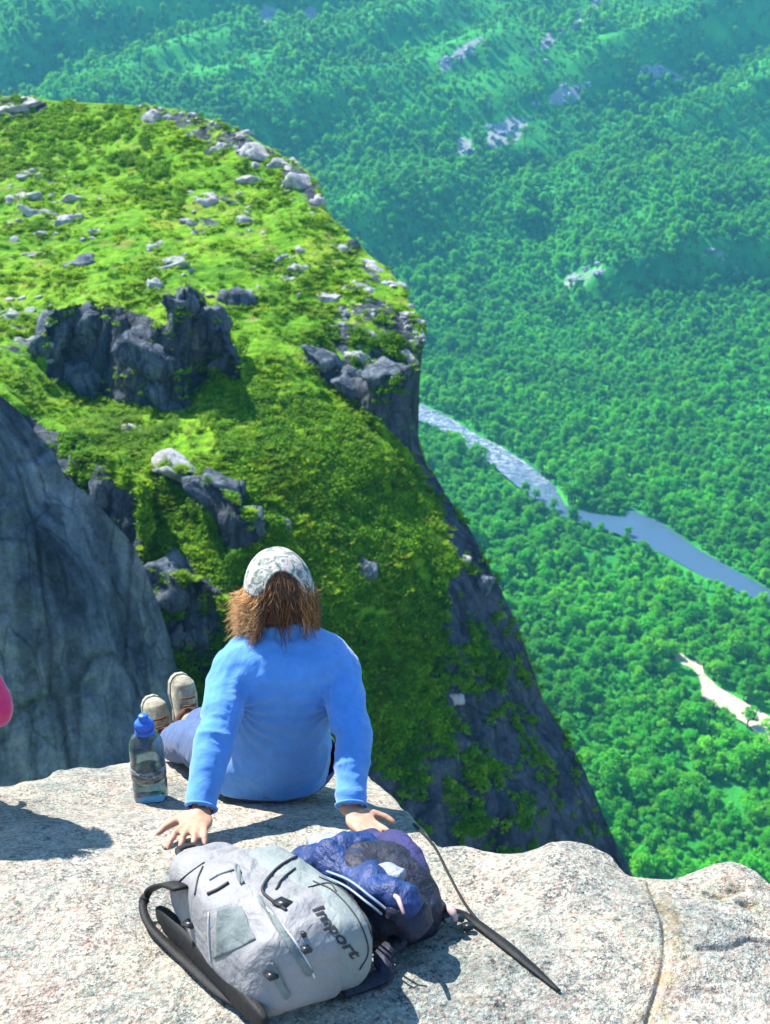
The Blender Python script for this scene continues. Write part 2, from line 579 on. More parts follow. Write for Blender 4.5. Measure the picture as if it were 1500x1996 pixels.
far_rocks = [  # u, v, w, h, tilt of the streak in degrees, label
    (520, 28, 46, 40, 35, 'pale bare rock patch high on the far mountainside above the grassy spur'),
    (606, 24, 34, 26, 35, 'small pale rock patch at the top edge, second from the left'),
    (893, 108, 120, 22, 38, 'long slanting pale rock rib high on the far mountainside'),
    (1066, 80, 44, 30, 30, 'small bright rock knob near the top of the far slope'),
    (1100, 186, 74, 40, 15, 'brightest cluster of bare rock on the upper right of the far slope'),
    (1290, 142, 92, 26, -20, 'faint pale rock streak on the far slope towards the top right corner'),
    (1150, 20, 90, 16, 40, 'thin pale rib of rock reaching the top edge right of centre'),
    (906, 290, 38, 56, 20, 'pinkish pale scar of rock low on the far slope'),
    (985, 258, 96, 52, 25, 'broken grey rock patch beside the pinkish scar on the far slope'),
    (1140, 540, 120, 42, 10, 'grey rock bluff above the forest right of the grassy spur'),
    (1390, 486, 60, 26, 10, 'small grey ledge on top of the shaded bluff at the right'),
]
def far_rock_poly(r):
    u, v, w, h, t = r[:5]
    ct, st_ = math.cos(R(t)), math.sin(R(t))
    return [(u + ct * a * w / 2 + st_ * b * h / 2, v - st_ * a * w / 2 + ct * b * h / 2)
            for a, b in ((-1, .2), (-.5, -.8), (.3, -1), (1, -.4), (.9, .5), (.2, 1), (-.6, .9))]

valley_mat = mat_valley()
# terrain sheet
ny, nx = 520, 420
yy = np.concatenate([np.linspace(-400, 300, 30)[:-1], np.linspace(300, 3300, ny - 29)])
ss = np.linspace(-1, 1, nx)
Y, S = np.meshgrid(yy, ss, indexing='ij')
X = S * (0.62 * np.abs(Y) + 260)
Z = terrain_z(X, Y)
tp = np.stack([X, Y, Z], -1)
tu, tv = project(tp)
tu = np.where(Y > 300, tu, -9999)
rock = np.zeros(X.shape)
for r in far_rocks:
    rock = np.maximum(rock, inpoly(tu, tv, far_rock_poly(r)).astype(float) * (0.56 if r[1] > 480 else 0.84))
gx = np.gradient(Z, axis=0) / np.maximum(1e-3, np.gradient(Y, axis=0))
rock = np.maximum(rock, sstep(1.2, 2.0, np.abs(gx)) * 0.42)
inb = inpoly(tu, tv, bar_poly)
terr = mesh_obj('valley_ground', tp.reshape(-1, 3), grid_faces(ny, nx), valley_mat)
set_attr(terr, 'rock', rock.ravel())
terr['kind'] = 'structure'

def sheet_from_poly(name, poly, mat, lift, step=9):
    """a fine sheet on the ground inside a traced outline"""
    us = np.array([p[0] for p in poly]); vs = np.array([p[1] for p in poly])
    bm = bmesh.new()
    W = ground_hit(us, vs)
    W[:, 2] = FLOOR + lift
    # re-intersect with the level plane
    dx, dy, dz = raydir(us, vs)
    t = (FLOOR + lift - CAMZ) / dz
    W = np.stack([dx * t, dy * t, np.full(us.shape, FLOOR + lift)], -1)
    vv = [bm.verts.new(tuple(w)) for w in W]
    f = bm.faces.new(vv)
    bmesh.ops.triangulate(bm, faces=[f])
    bmesh.ops.subdivide_edges(bm, edges=bm.edges[:], cuts=5, use_grid_fill=True)
    bmesh.ops.recalc_face_normals(bm, faces=bm.faces[:])
    for q in bm.faces:
        if q.normal.z < 0: q.normal_flip()
    o = bm_obj(name, bm, mat)
    o['kind'] = 'structure'
    return o

m, nt, b = new_mat('river_water', 0.12, 0.3)
k = NT(nt); p = wscale(k)
foam = k.noise(k.mapped(p, (0.28, 0.55, 1)), 1, 4, 0.7, 1.0)
u_, v_ = 940, 860
far_f = k.n('ShaderNodeSeparateXYZ'); k.l(p, far_f.inputs[0])
rapid = k.ramp(k.math('DIVIDE', far_f.outputs['Y'], 1200), [(0.62, (0, 0, 0)), (0.70, (1, 1, 1))])
ff = k.math('MULTIPLY', k.ramp(foam, [(0.50, (0, 0, 0)), (0.60, (1, 1, 1))]), rapid)
k.l(k.mix(ff, (0.05, 0.095, 0.16), (0.46, 0.50, 0.50)), b.inputs['Base Color'])
k.l(k.math('ADD', k.math('MULTIPLY', ff, 0.5), 0.35), b.inputs['Roughness'])
k.bump(k.noise(p, 0.9, 4, 0.6), 0.5, 0.3, b)
river_mat = m
river = sheet_from_poly('river', river_poly, river_mat, 3.4)
m, nt, b = new_mat('pale_gravel', 0.95, 0.1)
k = NT(nt); p = wscale(k)
k.l(k.ramp(k.noise(p, 0.35, 5, 0.7), [(0.3, (0.25, 0.23, 0.15)), (0.5, (0.50, 0.43, 0.34)), (0.75, (0.58, 0.53, 0.44))]), b.inputs['Base Color'])
k.bump(k.noise(p, 1.2, 4, 0.7), 0.6, 0.4, b)
bar = sheet_from_poly('gravel_bar', bar_poly, m, 4.0)

# ------------------------------------------------------------------ trees of the valley
leaf_valley = mat_leaf('forest_leaves', [(0.05, 0.38, 0.02), (0.12, 0.66, 0.03), (0.05, 0.48, 0.03), (0.20, 0.68, 0.03), (0.07, 0.54, 0.02), (0.10, 0.44, 0.02), (0.09, 0.62, 0.04)], 0.30, 0.009, 0.58)
bark = plain('bark', (0.10, 0.08, 0.06), 0.95, 0.1, 0.4, 3)

def tree_mesh(seed, nleaf=560, h=11.0, rw=3.6):
    r = np.random.default_rng(seed)
    V, Fc, M = [], [], []
    def add(v, f, mi):
        o = len(V)
        V.extend([tuple(q) for q in v]); Fc.extend([tuple(i + o for i in q) for q in f]); M.extend([mi] * len(f))
    add(*tube([(0, 0, -2), (0.15, 0, h * 0.3), (0.0, 0.2, h * 0.62)], [0.34, 0.24, 0.1], 6), 1)
    blobs = []
    for i in range(9):
        a = r.uniform(0, 2 * math.pi); d = r.uniform(0.12, 0.70) * rw
        blobs.append((np.array([math.cos(a) * d, math.sin(a) * d, h * r.uniform(0.42, 0.82)]), rw * r.uniform(0.38, 0.62)))
        add(*tube([(0, 0, h * 0.3), tuple(blobs[-1][0])], [0.12, 0.05], 4), 1)
    blobs.append((np.array([0, 0, h * 0.86]), rw * 0.5))
    for i in range(nleaf):
        c, br = blobs[r.integers(len(blobs))]
        d = r.normal(size=3); d /= np.linalg.norm(d)
        if d[2] < -0.3: d[2] *= -1
        q = c + d * br * r.uniform(0.50, 1.15) * np.array([1, 1, 0.85])
        n = d * 0.55 + np.array([0, 0, 1.1]) + r.normal(size=3) * 0.5; n /= np.linalg.norm(n)
        t = np.cross(n, r.normal(size=3)); t /= np.linalg.norm(t)
        w = np.cross(n, t)
        s = r.uniform(0.22, 0.62)
        add([q - t * s, q + w * s * 0.7, q + t * s, q - w * s * 0.7 + n * 0.15], [(0, 1, 2, 3)], 0)
    return V, Fc, M

tree_src = []
for i in range(5):
    V, Fc, M = tree_mesh(100 + i, h=[10.5, 12, 9, 11, 8.5][i], rw=[3.7, 3.4, 3.9, 4.2, 3.2][i])
    me = bpy.data.meshes.new('broadleaf_tree')
    me.from_pydata(V, [], Fc); me.update()
    me.materials.append(leaf_valley); me.materials.append(bark)
    me.polygons.foreach_set('material_index', M)
    tree_src.append(me)

# points: jittered grid on floor and slopes, inside the field the photograph looks into (with a margin)
pts = []
def jgrid(y0, y1, sp, x0=-0.42, x1=0.46):
    out = []
    y = y0
    while y < y1:
        xs = np.arange(x0 * y - 30, x1 * y + 40, sp)
        xs = xs + rng.uniform(-0.42, 0.42, len(xs)) * sp
        ysr = y + rng.uniform(-0.42, 0.42, len(xs)) * sp
        out.append(np.stack([xs, ysr], -1))
        y += sp * 0.92
    return np.concatenate(out)
g = np.concatenate([jgrid(360, 760, 4.4, -0.05, 0.50), jgrid(760, 1120, 4.9, -0.15, 0.46), jgrid(1120, 1500, 6.4, -0.34, 0.42), jgrid(1500, 2300, 8.8)])
gz = terrain_z(g[:, 0], g[:, 1])
W = np.stack([g[:, 0], g[:, 1], gz], -1)
fu, fv = project(W)
fu2, fv2 = project(W + np.array([0, 0, 7.0]))
keep = ~inpoly(fu, fv, river_poly) & ~inpoly(fu, fv, bar_poly)
keep &= ~(inpoly(fu2, fv2 + 4, river_poly) & (rng.random(len(fu)) < 0.9))
keep &= ~(inpoly(fu2, fv2, bar_poly) & (rng.random(len(fu)) < 0.85))
for r in far_rocks:
    keep &= ~inpoly(fu, fv - 2, far_rock_poly(r))
thin = fbm(W, 130, 4, 21)
keep &= ~((g[:, 1] > 1500) & (thin > 0.12) & (rng.random(len(fu)) < 0.6))
keep &= ~((g[:, 1] < 1100) & (fbm(W, 26, 3, 33) > 0.42))
W = W[keep]; fu = fu[keep]; fv = fv[keep]
dist = np.linalg.norm(W - np.array([0, 0, CAMZ]), axis=1)
sc = np.clip(np.exp(rng.normal(-0.35, 0.38, len(W))), 0.28, 1.7) * np.where(W[:, 1] > 1120, 1.1, 0.95) * (1 + 0.35 * fbm(W, 40, 2, 44))
sc = np.where(W[:, 1] > 1500, sc * 1.1, sc)
var = rng.integers(0, 5, len(W))
rz = rng.uniform(0, 6.28, len(W))
def outline_u(v):   # right edge of the spur at each height in the photo
    return np.interp(v, [0, 185, 210, 300, 420, 560, 640, 760, 880, 1000, 1200, 1360, 1480, 1700, 1800], [-200, 0, 300, 540, 640, 780, 830, 800, 830, 900, 1000, 1060, 1130, 1235, 1300])
vis = (fu > outline_u(fv) + 12) & (fu < 1495) & (fv < np.interp(fu, [1100, 1230, 1420, 1500], [1660, 1700, 1690, 1730]) - 10)
order = np.argsort(np.where(vis, dist, 1e9))
near = order[:300]
tl = 'bright green broadleaf tree in the dense forest on the valley floor beyond the rock edge'
src_objs = []
for n_, i in enumerate(near):
    vi = n_ if n_ < 5 else int(var[i])
    o = bpy.data.objects.new('broadleaf_tree', tree_src[vi])
    COL.objects.link(o)
    o.location = W[i]; o.rotation_euler = (0, 0, rz[i]); o.scale = (sc[i],) * 3
    tag(o, tl, 'tree', 'nearest trees of the valley forest')
    if n_ < 5: src_objs.append(o)
rest = np.ones(len(W), bool); rest[near] = False
forest = scatter('forest', W[rest], sc[rest], rz[rest], var[rest], src_objs, 'dense green forest filling the valley and climbing the far slope')
forest['category'] = 'forest'

# ------------------------------------------------------------------ boulder maker
boulder_mat = mat_boulder()
def boulder_geo(seed, sub=3, boxy=0.5, cuts=15):
    r = np.random.default_rng(seed)
    bm = bmesh.new()
    bmesh.ops.create_icosphere(bm, subdivisions=sub, radius=1)
    v = np.array([q.co[:] for q in bm.verts])
    f = [tuple(q.index for q in fc.verts) for fc in bm.faces]
    bm.free()
    s = np.abs(v) ** boxy * np.sign(v)
    v = s / np.max(np.abs(s), axis=1, keepdims=True) * 0.45 + v * 0.5
    for _ in range(cuts):
        n = r.normal(size=3); n /= np.linalg.norm(n)
        d = r.uniform(0.55, 0.85)
        e = v @ n - d
        v = v - np.outer(np.maximum(e, 0) * 0.95, n)
    return v, f

def boulder(name, loc, size, yaw, seed, mat, sub=3, rough=0.12, tilt=(0, 0), boxy=0.5):
    v, f = boulder_geo(seed, sub, boxy)
    v = v * np.array(size)
    nv = v / (np.linalg.norm(v, axis=1, keepdims=True) + 1e-9)
    ms = float(np.mean(size))
    v = v + nv * ((fbm(v + seed * 3.1, ms * 0.9, 5, seed % 50) * 1.5 + ridged(v + seed * 1.7, ms * 1.1, 4, seed % 37) * 0.9 - 0.4) * rough * ms * 1.5)[:, None]
    rot = np.array((Matrix.Rotation(yaw, 3, 'Z') @ Matrix.Rotation(tilt[0], 3, 'X') @ Matrix.Rotation(tilt[1], 3, 'Y')))
    v = v @ rot.T
    o = mesh_obj(name, v, f, mat, smooth=sub > 3)
    o.location = loc
    return o

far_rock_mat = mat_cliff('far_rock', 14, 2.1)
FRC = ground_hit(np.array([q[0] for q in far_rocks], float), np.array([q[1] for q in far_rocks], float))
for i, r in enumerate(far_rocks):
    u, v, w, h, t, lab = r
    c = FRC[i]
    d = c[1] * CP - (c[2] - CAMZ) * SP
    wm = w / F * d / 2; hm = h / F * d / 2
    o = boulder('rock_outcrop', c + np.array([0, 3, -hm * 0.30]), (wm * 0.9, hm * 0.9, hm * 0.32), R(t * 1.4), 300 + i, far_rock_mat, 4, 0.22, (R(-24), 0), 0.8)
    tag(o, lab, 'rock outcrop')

seg = [((470, 60), (640, 10), 6), ((850, 130), (960, 70), 8), ((1040, 110), (1150, 20), 8), ((1060, 205), (1150, 160), 9), ((880, 320), (1050, 215), 12), ((1230, 170), (1340, 120), 6), ((1085, 545), (1200, 515), 8), ((700, 140), (800, 90), 4)]
fp = []
for (u0, v0), (u1, v1), n_ in seg:
    for q in range(n_):
        t_ = rng.random()
        fp.append((u0 + (u1 - u0) * t_ + rng.normal() * 12, max(3, v0 + (v1 - v0) * t_ + rng.normal() * 9)))
fp = np.array(fp)
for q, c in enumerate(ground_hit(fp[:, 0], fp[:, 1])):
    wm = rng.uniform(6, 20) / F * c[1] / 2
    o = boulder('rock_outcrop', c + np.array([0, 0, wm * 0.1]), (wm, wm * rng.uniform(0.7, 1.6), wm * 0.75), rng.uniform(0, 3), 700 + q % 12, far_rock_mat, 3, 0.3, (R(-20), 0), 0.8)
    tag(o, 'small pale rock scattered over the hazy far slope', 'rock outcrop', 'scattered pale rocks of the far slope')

# ================================================================== GRASSY SPUR (promontory)
CPS = np.array([
 (-150,190,176),(0,190,172),(150,200,169),(300,212,164),(430,250,156),(560,310,148),(620,370,141),(645,425,136),(700,490,129),(780,560,122),(830,640,115),
 (-150,300,160),(0,300,158),(200,300,155),(400,330,149),(520,400,140),
 (0,400,143),(200,400,141),(400,430,135),(600,460,129),
 (0,500,130),(200,500,128),(400,520,124),(600,540,121),(720,600,116),
 (0,600,118),(200,580,118),(400,600,114),(600,640,112),(750,680,111.5),(800,715,111),
 (0,690,105),(150,790,103),(300,800,101),(450,760,101),(560,720,104),(680,790,103),(790,780,108),(815,850,106),
 (-150,720,100),(0,755,97),(150,850,93),(300,880,91),(450,880,90),(600,850,94),(740,880,97),(850,960,99),
 (200,950,88),(350,1000,85),(500,1000,84),(650,1000,88),(800,1020,92),(910,1020,97),
 (250,1100,82),(400,1150,79),(550,1150,80),(700,1150,83),(850,1150,87),(985,1170,93),
 (0,1200,80),(300,1300,77),(450,1350,75),(600,1350,76),(750,1350,79),(900,1350,83),(1055,1360,90),
 (400,1500,72),(600,1550,72),(800,1550,75),(1000,1550,79),(1135,1490,87),
 (0,1500,76),(-150,1500,78),(-150,1000,88),
 (0,1900,70),(600,1850,69),(900,1850,71),(1100,1850,75),(1290,1850,84)], float)

def tps_fit(c, lam=2.0):
    q = c[:, :2] / 400.0; n = len(q)
    d = np.linalg.norm(q[:, None] - q[None], axis=-1)
    K = np.where(d > 0, d * d * np.log(d + 1e-12), 0) + np.eye(n) * lam * 1e-3
    Pm = np.concatenate([np.ones((n, 1)), q], 1)
    A = np.block([[K, Pm], [Pm.T, np.zeros((3, 3))]])
    w = np.linalg.solve(A, np.concatenate([np.log(c[:, 2]), np.zeros(3)]))
    return q, w
TPS = tps_fit(CPS)
def spur_y(u, v):
    q, w = TPS
    x = np.stack([np.asarray(u, float), np.asarray(v, float)], -1) / 400.0
    sh = x.shape[:-1]; x = x.reshape(-1, 2)
    out = np.empty(len(x))
    for i in range(0, len(x), 20000):
        xx = x[i:i + 20000]
        d = np.linalg.norm(xx[:, None] - q[None], axis=-1)
        K = d * d * np.log(d + 1e-12)
        out[i:i + 20000] = K @ w[:-3] + w[-3] + xx @ w[-2:]
    return np.exp(out).reshape(sh)

sil = np.array([(-320,185),(-150,182),(0,190),(60,186),(130,198),(210,200),(300,208),(350,215),(430,240),(480,262),(545,300),(600,335),(625,375),(640,418),(680,462),(722,498),(752,520),(785,556),(800,590),(828,625),(832,655),(812,700),(798,730),(796,790),(815,850),(832,900),(868,965),(905,1015),(950,1095),(995,1190),(1030,1270),(1062,1362),(1110,1440),(1140,1500),(1180,1600),(1232,1700),(1290,1840),(1330,1990)], float)
inn = np.array([(-320,200),(-320,700),(-320,1300),(-320,2000),(300,2000),(1000,2000)], float)
def resample(poly, n, dens=None):
    d = np.concatenate([[0], np.cumsum(np.linalg.norm(np.diff(poly, axis=0), axis=1))])
    s = np.linspace(0, d[-1], n)
    return np.stack([np.interp(s, d, poly[:, i]) for i in (0, 1)], -1)
NS, NTT = 620, 330
A = resample(sil, NS); B_ = resample(inn, NS)
tt = np.linspace(0, 1, NTT)
UV = B_[:, None] * (1 - tt[None, :, None]) + A[:, None] * tt[None, :, None]
U_, V_ = UV[..., 0], UV[..., 1]
YS = spur_y(U_, V_)
# stepped ledges in the meadow: rock bands facing the viewer
walls = [
  ([(66,700),(80,640),(105,600),(140,585),(200,578),(232,600),(248,640),(300,642),(330,636),(345,590),(362,556),(385,566),(410,610),(440,650),(474,712)],
   [(66,705),(100,735),(170,762),(235,790),(300,806),(360,806),(385,740),(420,738),(474,752)]),
  ([(588,696),(640,708),(690,738),(735,748),(760,735),(800,715)], [(588,706),(640,742),(700,800),(760,872),(800,930)]),
  ([(285,912),(330,902),(400,930),(455,962),(500,1008),(530,1062)], [(285,922),(330,958),(380,1010),(430,1090),(480,1140),(530,1145)]),
  ([(140,885),(200,880),(250,905),(285,950)], [(140,900),(200,1000),(250,1080),(285,1130)]),
  ([(300,1110),(360,1120),(430,1150),(460,1220)], [(300,1200),(360,1290),(430,1330),(460,1320)]),
  ([(500,1090),(520,1010),(545,1010),(570,1060),(585,1090)], [(500,1100),(540,1100),(585,1100)]),
]
YB = YS.copy()
for top, bot in walls:
    top = np.array(top, float); bot = np.array(bot, float)
    wob = 7 * fbm(np.stack([U_ / 28, V_ / 28, 0 * U_], -1), 1, 3, 55)
    vt = np.interp(U_, top[:, 0], top[:, 1]) + wob; vb = np.interp(U_, bot[:, 0], bot[:, 1])
    side = sstep(top[0, 0] - 6, top[0, 0] + 6, U_) * sstep(top[-1, 0] + 6, top[-1, 0] - 6, U_)
    mk = sstep(vt - 3, vt + 3, V_) * (V_ < vb + 2) * side
    yb = spur_y(U_, np.minimum(vb, 1400))
    YB = YB * (1 - mk) + (yb + 0.25 * np.maximum(0, (vb - V_)) * yb / F) * mk
YS = YB
SP3 = Parr(U_, V_, YS)

def spur_rock(u, v):
    polys = [
     ([(700,740),(800,730),(800,800),(830,900),(905,1010),(1000,1195),(1062,1362),(1140,1490),(1235,1700),(1330,1990),(600,1990),(640,1650),(700,1500),(770,1420),(850,1260),(880,1100),(860,985),(790,870),(720,800),(600,720),(590,690)], 0.85),
     ([(60,800),(160,870),(200,940),(270,960),(280,1080),(330,1140),(420,1120),(450,1230),(420,1600),(-300,1700),(-300,800)], 0.85),
     ([(280,910),(400,925),(470,985),(520,1040),(480,1080),(430,1120),(400,1000),(330,950)], 0.75),
     ([(325,600),(400,560),(410,740),(340,800)], 0.62),
     ([(80,600),(220,590),(330,640),(370,800),(250,790),(90,740)], 0.7),
     ([(340,560),(380,560),(470,700),(465,750),(420,720)], 0.85),
     ([(600,700),(660,600),(740,580),(830,620),(835,700),(780,740),(700,720)], 0.55),
     ([(260,210),(360,215),(480,265),(600,335),(645,425),(600,400),(540,330),(430,290),(350,250)], 0.55),
     ([(0,190),(90,195),(100,225),(0,235)], 0.55),
     ([(640,430),(700,490),(790,560),(740,560),(680,500)], 0.5),
     ([(0,340),(110,330),(190,400),(190,470),(90,480),(30,430)], 0.38),
     ([(370,360),(450,370),(500,430),(470,460),(340,445)], 0.42),
     ([(0,590),(80,600),(90,700),(0,700)], 0.42),
    ]
    r = np.zeros(np.shape(u))
    for pl, val in polys:
        r = np.maximum(r, inpoly(u, v, pl) * val)
    return r
RK = spur_rock(U_, V_)
# displacement: tussocky on grass, broken and ribbed on rock
e1 = np.gradient(SP3, axis=0); e2 = np.gradient(SP3, axis=1)
nrm = np.cross(e1, e2); nrm /= np.linalg.norm(nrm, axis=-1, keepdims=True) + 1e-9
flip = (nrm * (SP3 - np.array([0, 0, CAMZ]))).sum(-1) > 0
nrm[flip] *= -1
edge = sstep(1.0, 0.90, tt)[None, :]
def blur2(a, n=3):
    for _ in range(n):
        a = (a + np.roll(a, 1, 0) + np.roll(a, -1, 0) + np.roll(a, 1, 1) + np.roll(a, -1, 1)) / 5
    return a
RKs = blur2(RK, 4)
pst = SP3 * np.array([1, 1, 0.45])
disp = (0.9 * fbm(SP3, 9, 4, 60) + 0.28 * fbm(SP3, 1.6, 3, 61)) * (1 - RKs) \
     + (1.5 * ridged(pst, 7.5, 5, 62) - 0.7 + 0.5 * fbm(SP3, 1.3, 3, 63)) * RKs
disp = disp * (0.35 + 0.65 * edge)
SPD = SP3 + nrm * disp[..., None]
# skirts: the far side falls away behind the outline
S0 = SPD[:, -1]
rows = [SPD]
su, sv = A[:, 0], A[:, 1]
rd = np.stack(raydir(su, sv), -1)
hd = rd[:, :2] / np.linalg.norm(rd[:, :2], axis=1, keepdims=True)
sl = -rd[:, 2] / np.linalg.norm(rd[:, :2], axis=1)
for dist_, extra in ((1.0, 0.25), (3, 1.2), (7, 5), (12, 18), (18, 60), (30, 330)):
    q = S0.copy()
    q[:, :2] += hd * dist_
    q[:, 0] -= dist_ * 0.12
    q[:, 2] -= sl * dist_ + extra
    q = q + fbm(q, 6, 3, 70)[:, None] * 0.15 * min(dist_, 6)
    rows.append(q[:, None])
SPA = np.concatenate(rows, 1)
nc = SPA.shape[1]
rka = np.concatenate([RK, np.full((NS, nc - NTT), 0.8)], 1)
meadow = mat_meadow()
spur = mesh_obj('grassy_spur', SPA.reshape(-1, 3), grid_faces(NS, nc), meadow)
set_attr(spur, 'rock', rka.ravel())
spur['kind'] = 'structure'

# ------------------------------------------------------------------ dark buttress wall at the left
wall_edge = np.array([(-330,560),(-150,690),(-60,735),(0,772),(35,800),(70,845),(105,880),(125,930),(175,965),(215,1010),(262,1065),(290,1130),(312,1190),(335,1260),(352,1340),(375,1420),(400,1520),(430,1620),(470,1760),(500,1900)], float)
WE = resample(wall_edge, 420)
wi = resample(np.array([(-330,600),(-330,1900),(300,1950),(480,1960)], float), 420)
tw = np.linspace(0, 1, 200)
WUV = wi[:, None] * (1 - tw[None, :, None]) + WE[:, None] * tw[None, :, None]
wy = 60 - 0.004 * (WUV[..., 1] - 780) + 0.016 * (WUV[..., 0]) * 0.6 + 3.0 * sstep(0.8, 1.0, tw)[None, :]
W3 = Parr(WUV[..., 0], WUV[..., 1], wy)
wn_ = fbm(W3 * np.array([1, 1, 0.22]), 5.5, 4, 86) * 5
wd = 0.6 * ridged(W3 * np.array([1, 1, 0.25]), 7, 5, 80) + 0.25 * fbm(W3, 1.1, 3, 81) + 0.30 * (np.floor(wn_) + sstep(0.75, 1, wn_ - np.floor(wn_)))
W3 = W3 + np.array([0.2, -1, 0.1]) * (wd * (0.25 + 0.75 * sstep(1, 0.88, tw)[None, :]))[..., None]
w0 = W3[:, -1]
rd = np.stack(raydir(WE[:, 0], WE[:, 1]), -1)
hd = rd[:, :2] / np.linalg.norm(rd[:, :2], axis=1, keepdims=True); sl = -rd[:, 2] / np.linalg.norm(rd[:, :2], axis=1)
rows = [W3]
for dist_, extra in ((0.8, 0.2), (2.5, 0.8), (6, 2.0), (14, 5.0), (22, 14)):
    q = w0.copy(); q[:, :2] += hd * dist_; q[:, 2] -= sl * dist_ + extra; q[:, 0] -= 0.1 * dist_
    rows.append((q + fbm(q, 4, 3, 83)[:, None] * 0.1 * min(dist_, 4))[:, None])
W3 = np.concatenate(rows, 1)
wall_mat = mat_cliff('shaded_cliff_rock', 4.5, 0.95)
wall = mesh_obj('cliff_face', W3.reshape(-1, 3), grid_faces(420, W3.shape[1]), wall_mat)
wall['kind'] = 'structure'

# ------------------------------------------------------------------ individual rocks on the spur
# u, v, w, h, yaw deg, label
rocks = [
 (40,205,120,34,5,'broad pale boulder on the skyline of the spur at the far left'),
 (318,228,110,40,10,'flat pinkish white slab on the skyline of the spur'),
 (425,288,60,44,20,'squat grey boulder left of the reddish rocks on the ridge'),
 (460,268,62,30,15,'orange tinted rock on the ridge of the spur'),
 (510,300,90,46,-25,'grey white block in the middle of the ridge rocks'),
 (562,322,70,50,-35,'large pale block before the ridge turns downhill'),
 (592,362,80,62,-40,'tilted bluish slab on the drop edge below the ridge rocks'),
 (622,400,44,36,-45,'small slab at the lower end of the ridge rocks'),
 (405,392,66,52,10,'pinkish boulder in the middle of the upper meadow'),
 (380,434,90,16,-8,'thin pale ledge running left from the pinkish boulder'),
 (475,434,52,34,5,'rounded grey stone right of the pinkish boulder'),
 (480,352,66,34,0,'pale stone half buried below the ridge'),
 (30,392,90,36,10,'grey flat boulder at the left edge of the upper meadow'),
 (72,418,60,40,-5,'pale broken boulder just right of the flat boulder at the left edge'),
 (128,392,64,40,5,'pinkish stone behind the broken boulder in the left meadow'),
 (134,436,48,44,10,'upright pale stone in the left meadow'),
 (185,455,36,30,0,'small grey stone beside the upright pale stone'),
 (60,335,80,18,0,'low pale ledge above the boulders of the left meadow'),
 (50,497,90,12,5,'thin light ledge at the left edge of the meadow'),
 (150,516,84,34,-5,'dark flat boulder with a bright top in the left meadow'),
 (300,486,44,26,0,'small white stone above the dark crag'),
 (335,520,84,58,15,'pale cap rock on top of the dark crag'),
 (300,560,50,40,0,'grey stone just left of the cap rock of the dark crag'),
 (345,585,60,60,10,'mossy rock between the cap rock and the dark crag'),
 (540,508,44,28,20,'white stone on the bright grass right of the meadow centre'),
 (575,528,56,26,10,'low white stone just right of the white stone on the bright grass'),
 (560,545,40,14,5,'flat sliver of rock below the two white stones'),
 (588,490,24,30,0,'small upright grey stone behind the two white stones'),
 (452,596,70,88,-20,'tall grey green boulder leaning beside the dark crag'),
 (662,492,40,30,-30,'small reddish stone near the right edge of the spur'),
 (692,482,56,40,-30,'brownish block at the right edge of the spur'),
 (735,522,70,16,-35,'long thin slab jutting from the right edge'),
 (768,552,54,14,-20,'pointed thin slab at the right edge below the long slab'),
 (700,562,70,36,-10,'cluster of pale knobs near the right edge'),
 (670,612,72,100,-35,'long dark grey boulder sloping towards the nose of the spur'),
 (620,580,70,24,5,'low mossy stone left of the long dark grey boulder'),
 (800,625,60,60,-30,'rounded grey boulder forming the nose of the spur'),
 (815,655,40,36,-20,'small dark stone at the very tip of the nose'),
 (786,690,62,30,-30,'yellowish slab under the nose of the spur'),
 (735,668,70,46,-20,'speckled grey rock behind the yellowish slab'),
 (700,700,60,44,-10,'speckled grey rock above the dark overhang'),
 (755,735,90,70,-25,'dark overhanging block under the nose of the spur'),
 (625,704,90,46,-35,'upper end of the long bare ledge, greenish white'),
 (690,750,110,46,-38,'lower end of the long bare ledge, bluish with a bright rim'),
 (100,655,90,100,10,'rounded blue grey crag at the left end of the rock band'),
 (165,620,120,76,5,'dark hump on top of the blue grey crag'),
 (165,720,150,110,-20,'broad blue grey slab below the rounded crag'),
 (300,700,150,110,-30,'purple grey slab in the middle of the rock band'),
 (330,770,100,70,-35,'lower tip of the purple grey slab'),
 (395,640,90,150,-25,'dark crag with a steep shaded face'),
 (430,700,60,90,-28,'narrow dark buttress below the steep crag'),
 (30,620,60,44,10,'pale jumbled rock at the left edge beside the blue grey crag'),
 (45,670,70,40,0,'lower pale jumbled rock at the left edge'),
 (85,600,40,24,0,'small white stone above the rounded crag'),
 (250,840,56,30,-10,'small grey green stone on the lower meadow lip'),
 (340,920,110,46,-20,'bright topped ledge over the shaded hollow'),
 (410,950,110,70,-40,'dark lip of the ledge over the shaded hollow'),
 (470,1010,80,110,-35,'dark wall below the lip of the ledge'),
 (540,1035,50,60,-20,'dark notch rock above the head of the sitting person'),
 (205,935,100,120,-25,'dark knob where the lower meadow meets the cliff'),
 (160,905,60,40,-20,'mossy knob at the top of the cliff face'),
 (330,1130,110,110,-30,'dark brown rock beneath the ferny patch'),
 (370,1220,90,120,-30,'lower dark brown rock beneath the ferny patch'),
 (900,1090,34,24,0,'small pale stone high on the shaded flank'),
 (885,1360,40,34,-10,'pale stone low on the shaded flank'),
 (580,795,22,18,0,'small white stone alone on the steep grass'),
 (930,1140,50,70,-40,'brownish knob on the shaded edge of the flank'),
 (700,1120,60,90,-20,'dark rock among the bushes right of the sitting person'),
]
rock_discs = []
spur_bvh = BVHTree.FromPolygons([Vector(q) for q in SPA.reshape(-1, 3)], [tuple(int(i) for i in q) for q in grid_faces(NS, nc)])
dark_rock = mat_cliff('shaded_crag_rock', 2.2, 0.85)  # darker rock copy: shade of the crag faces is put into its colour
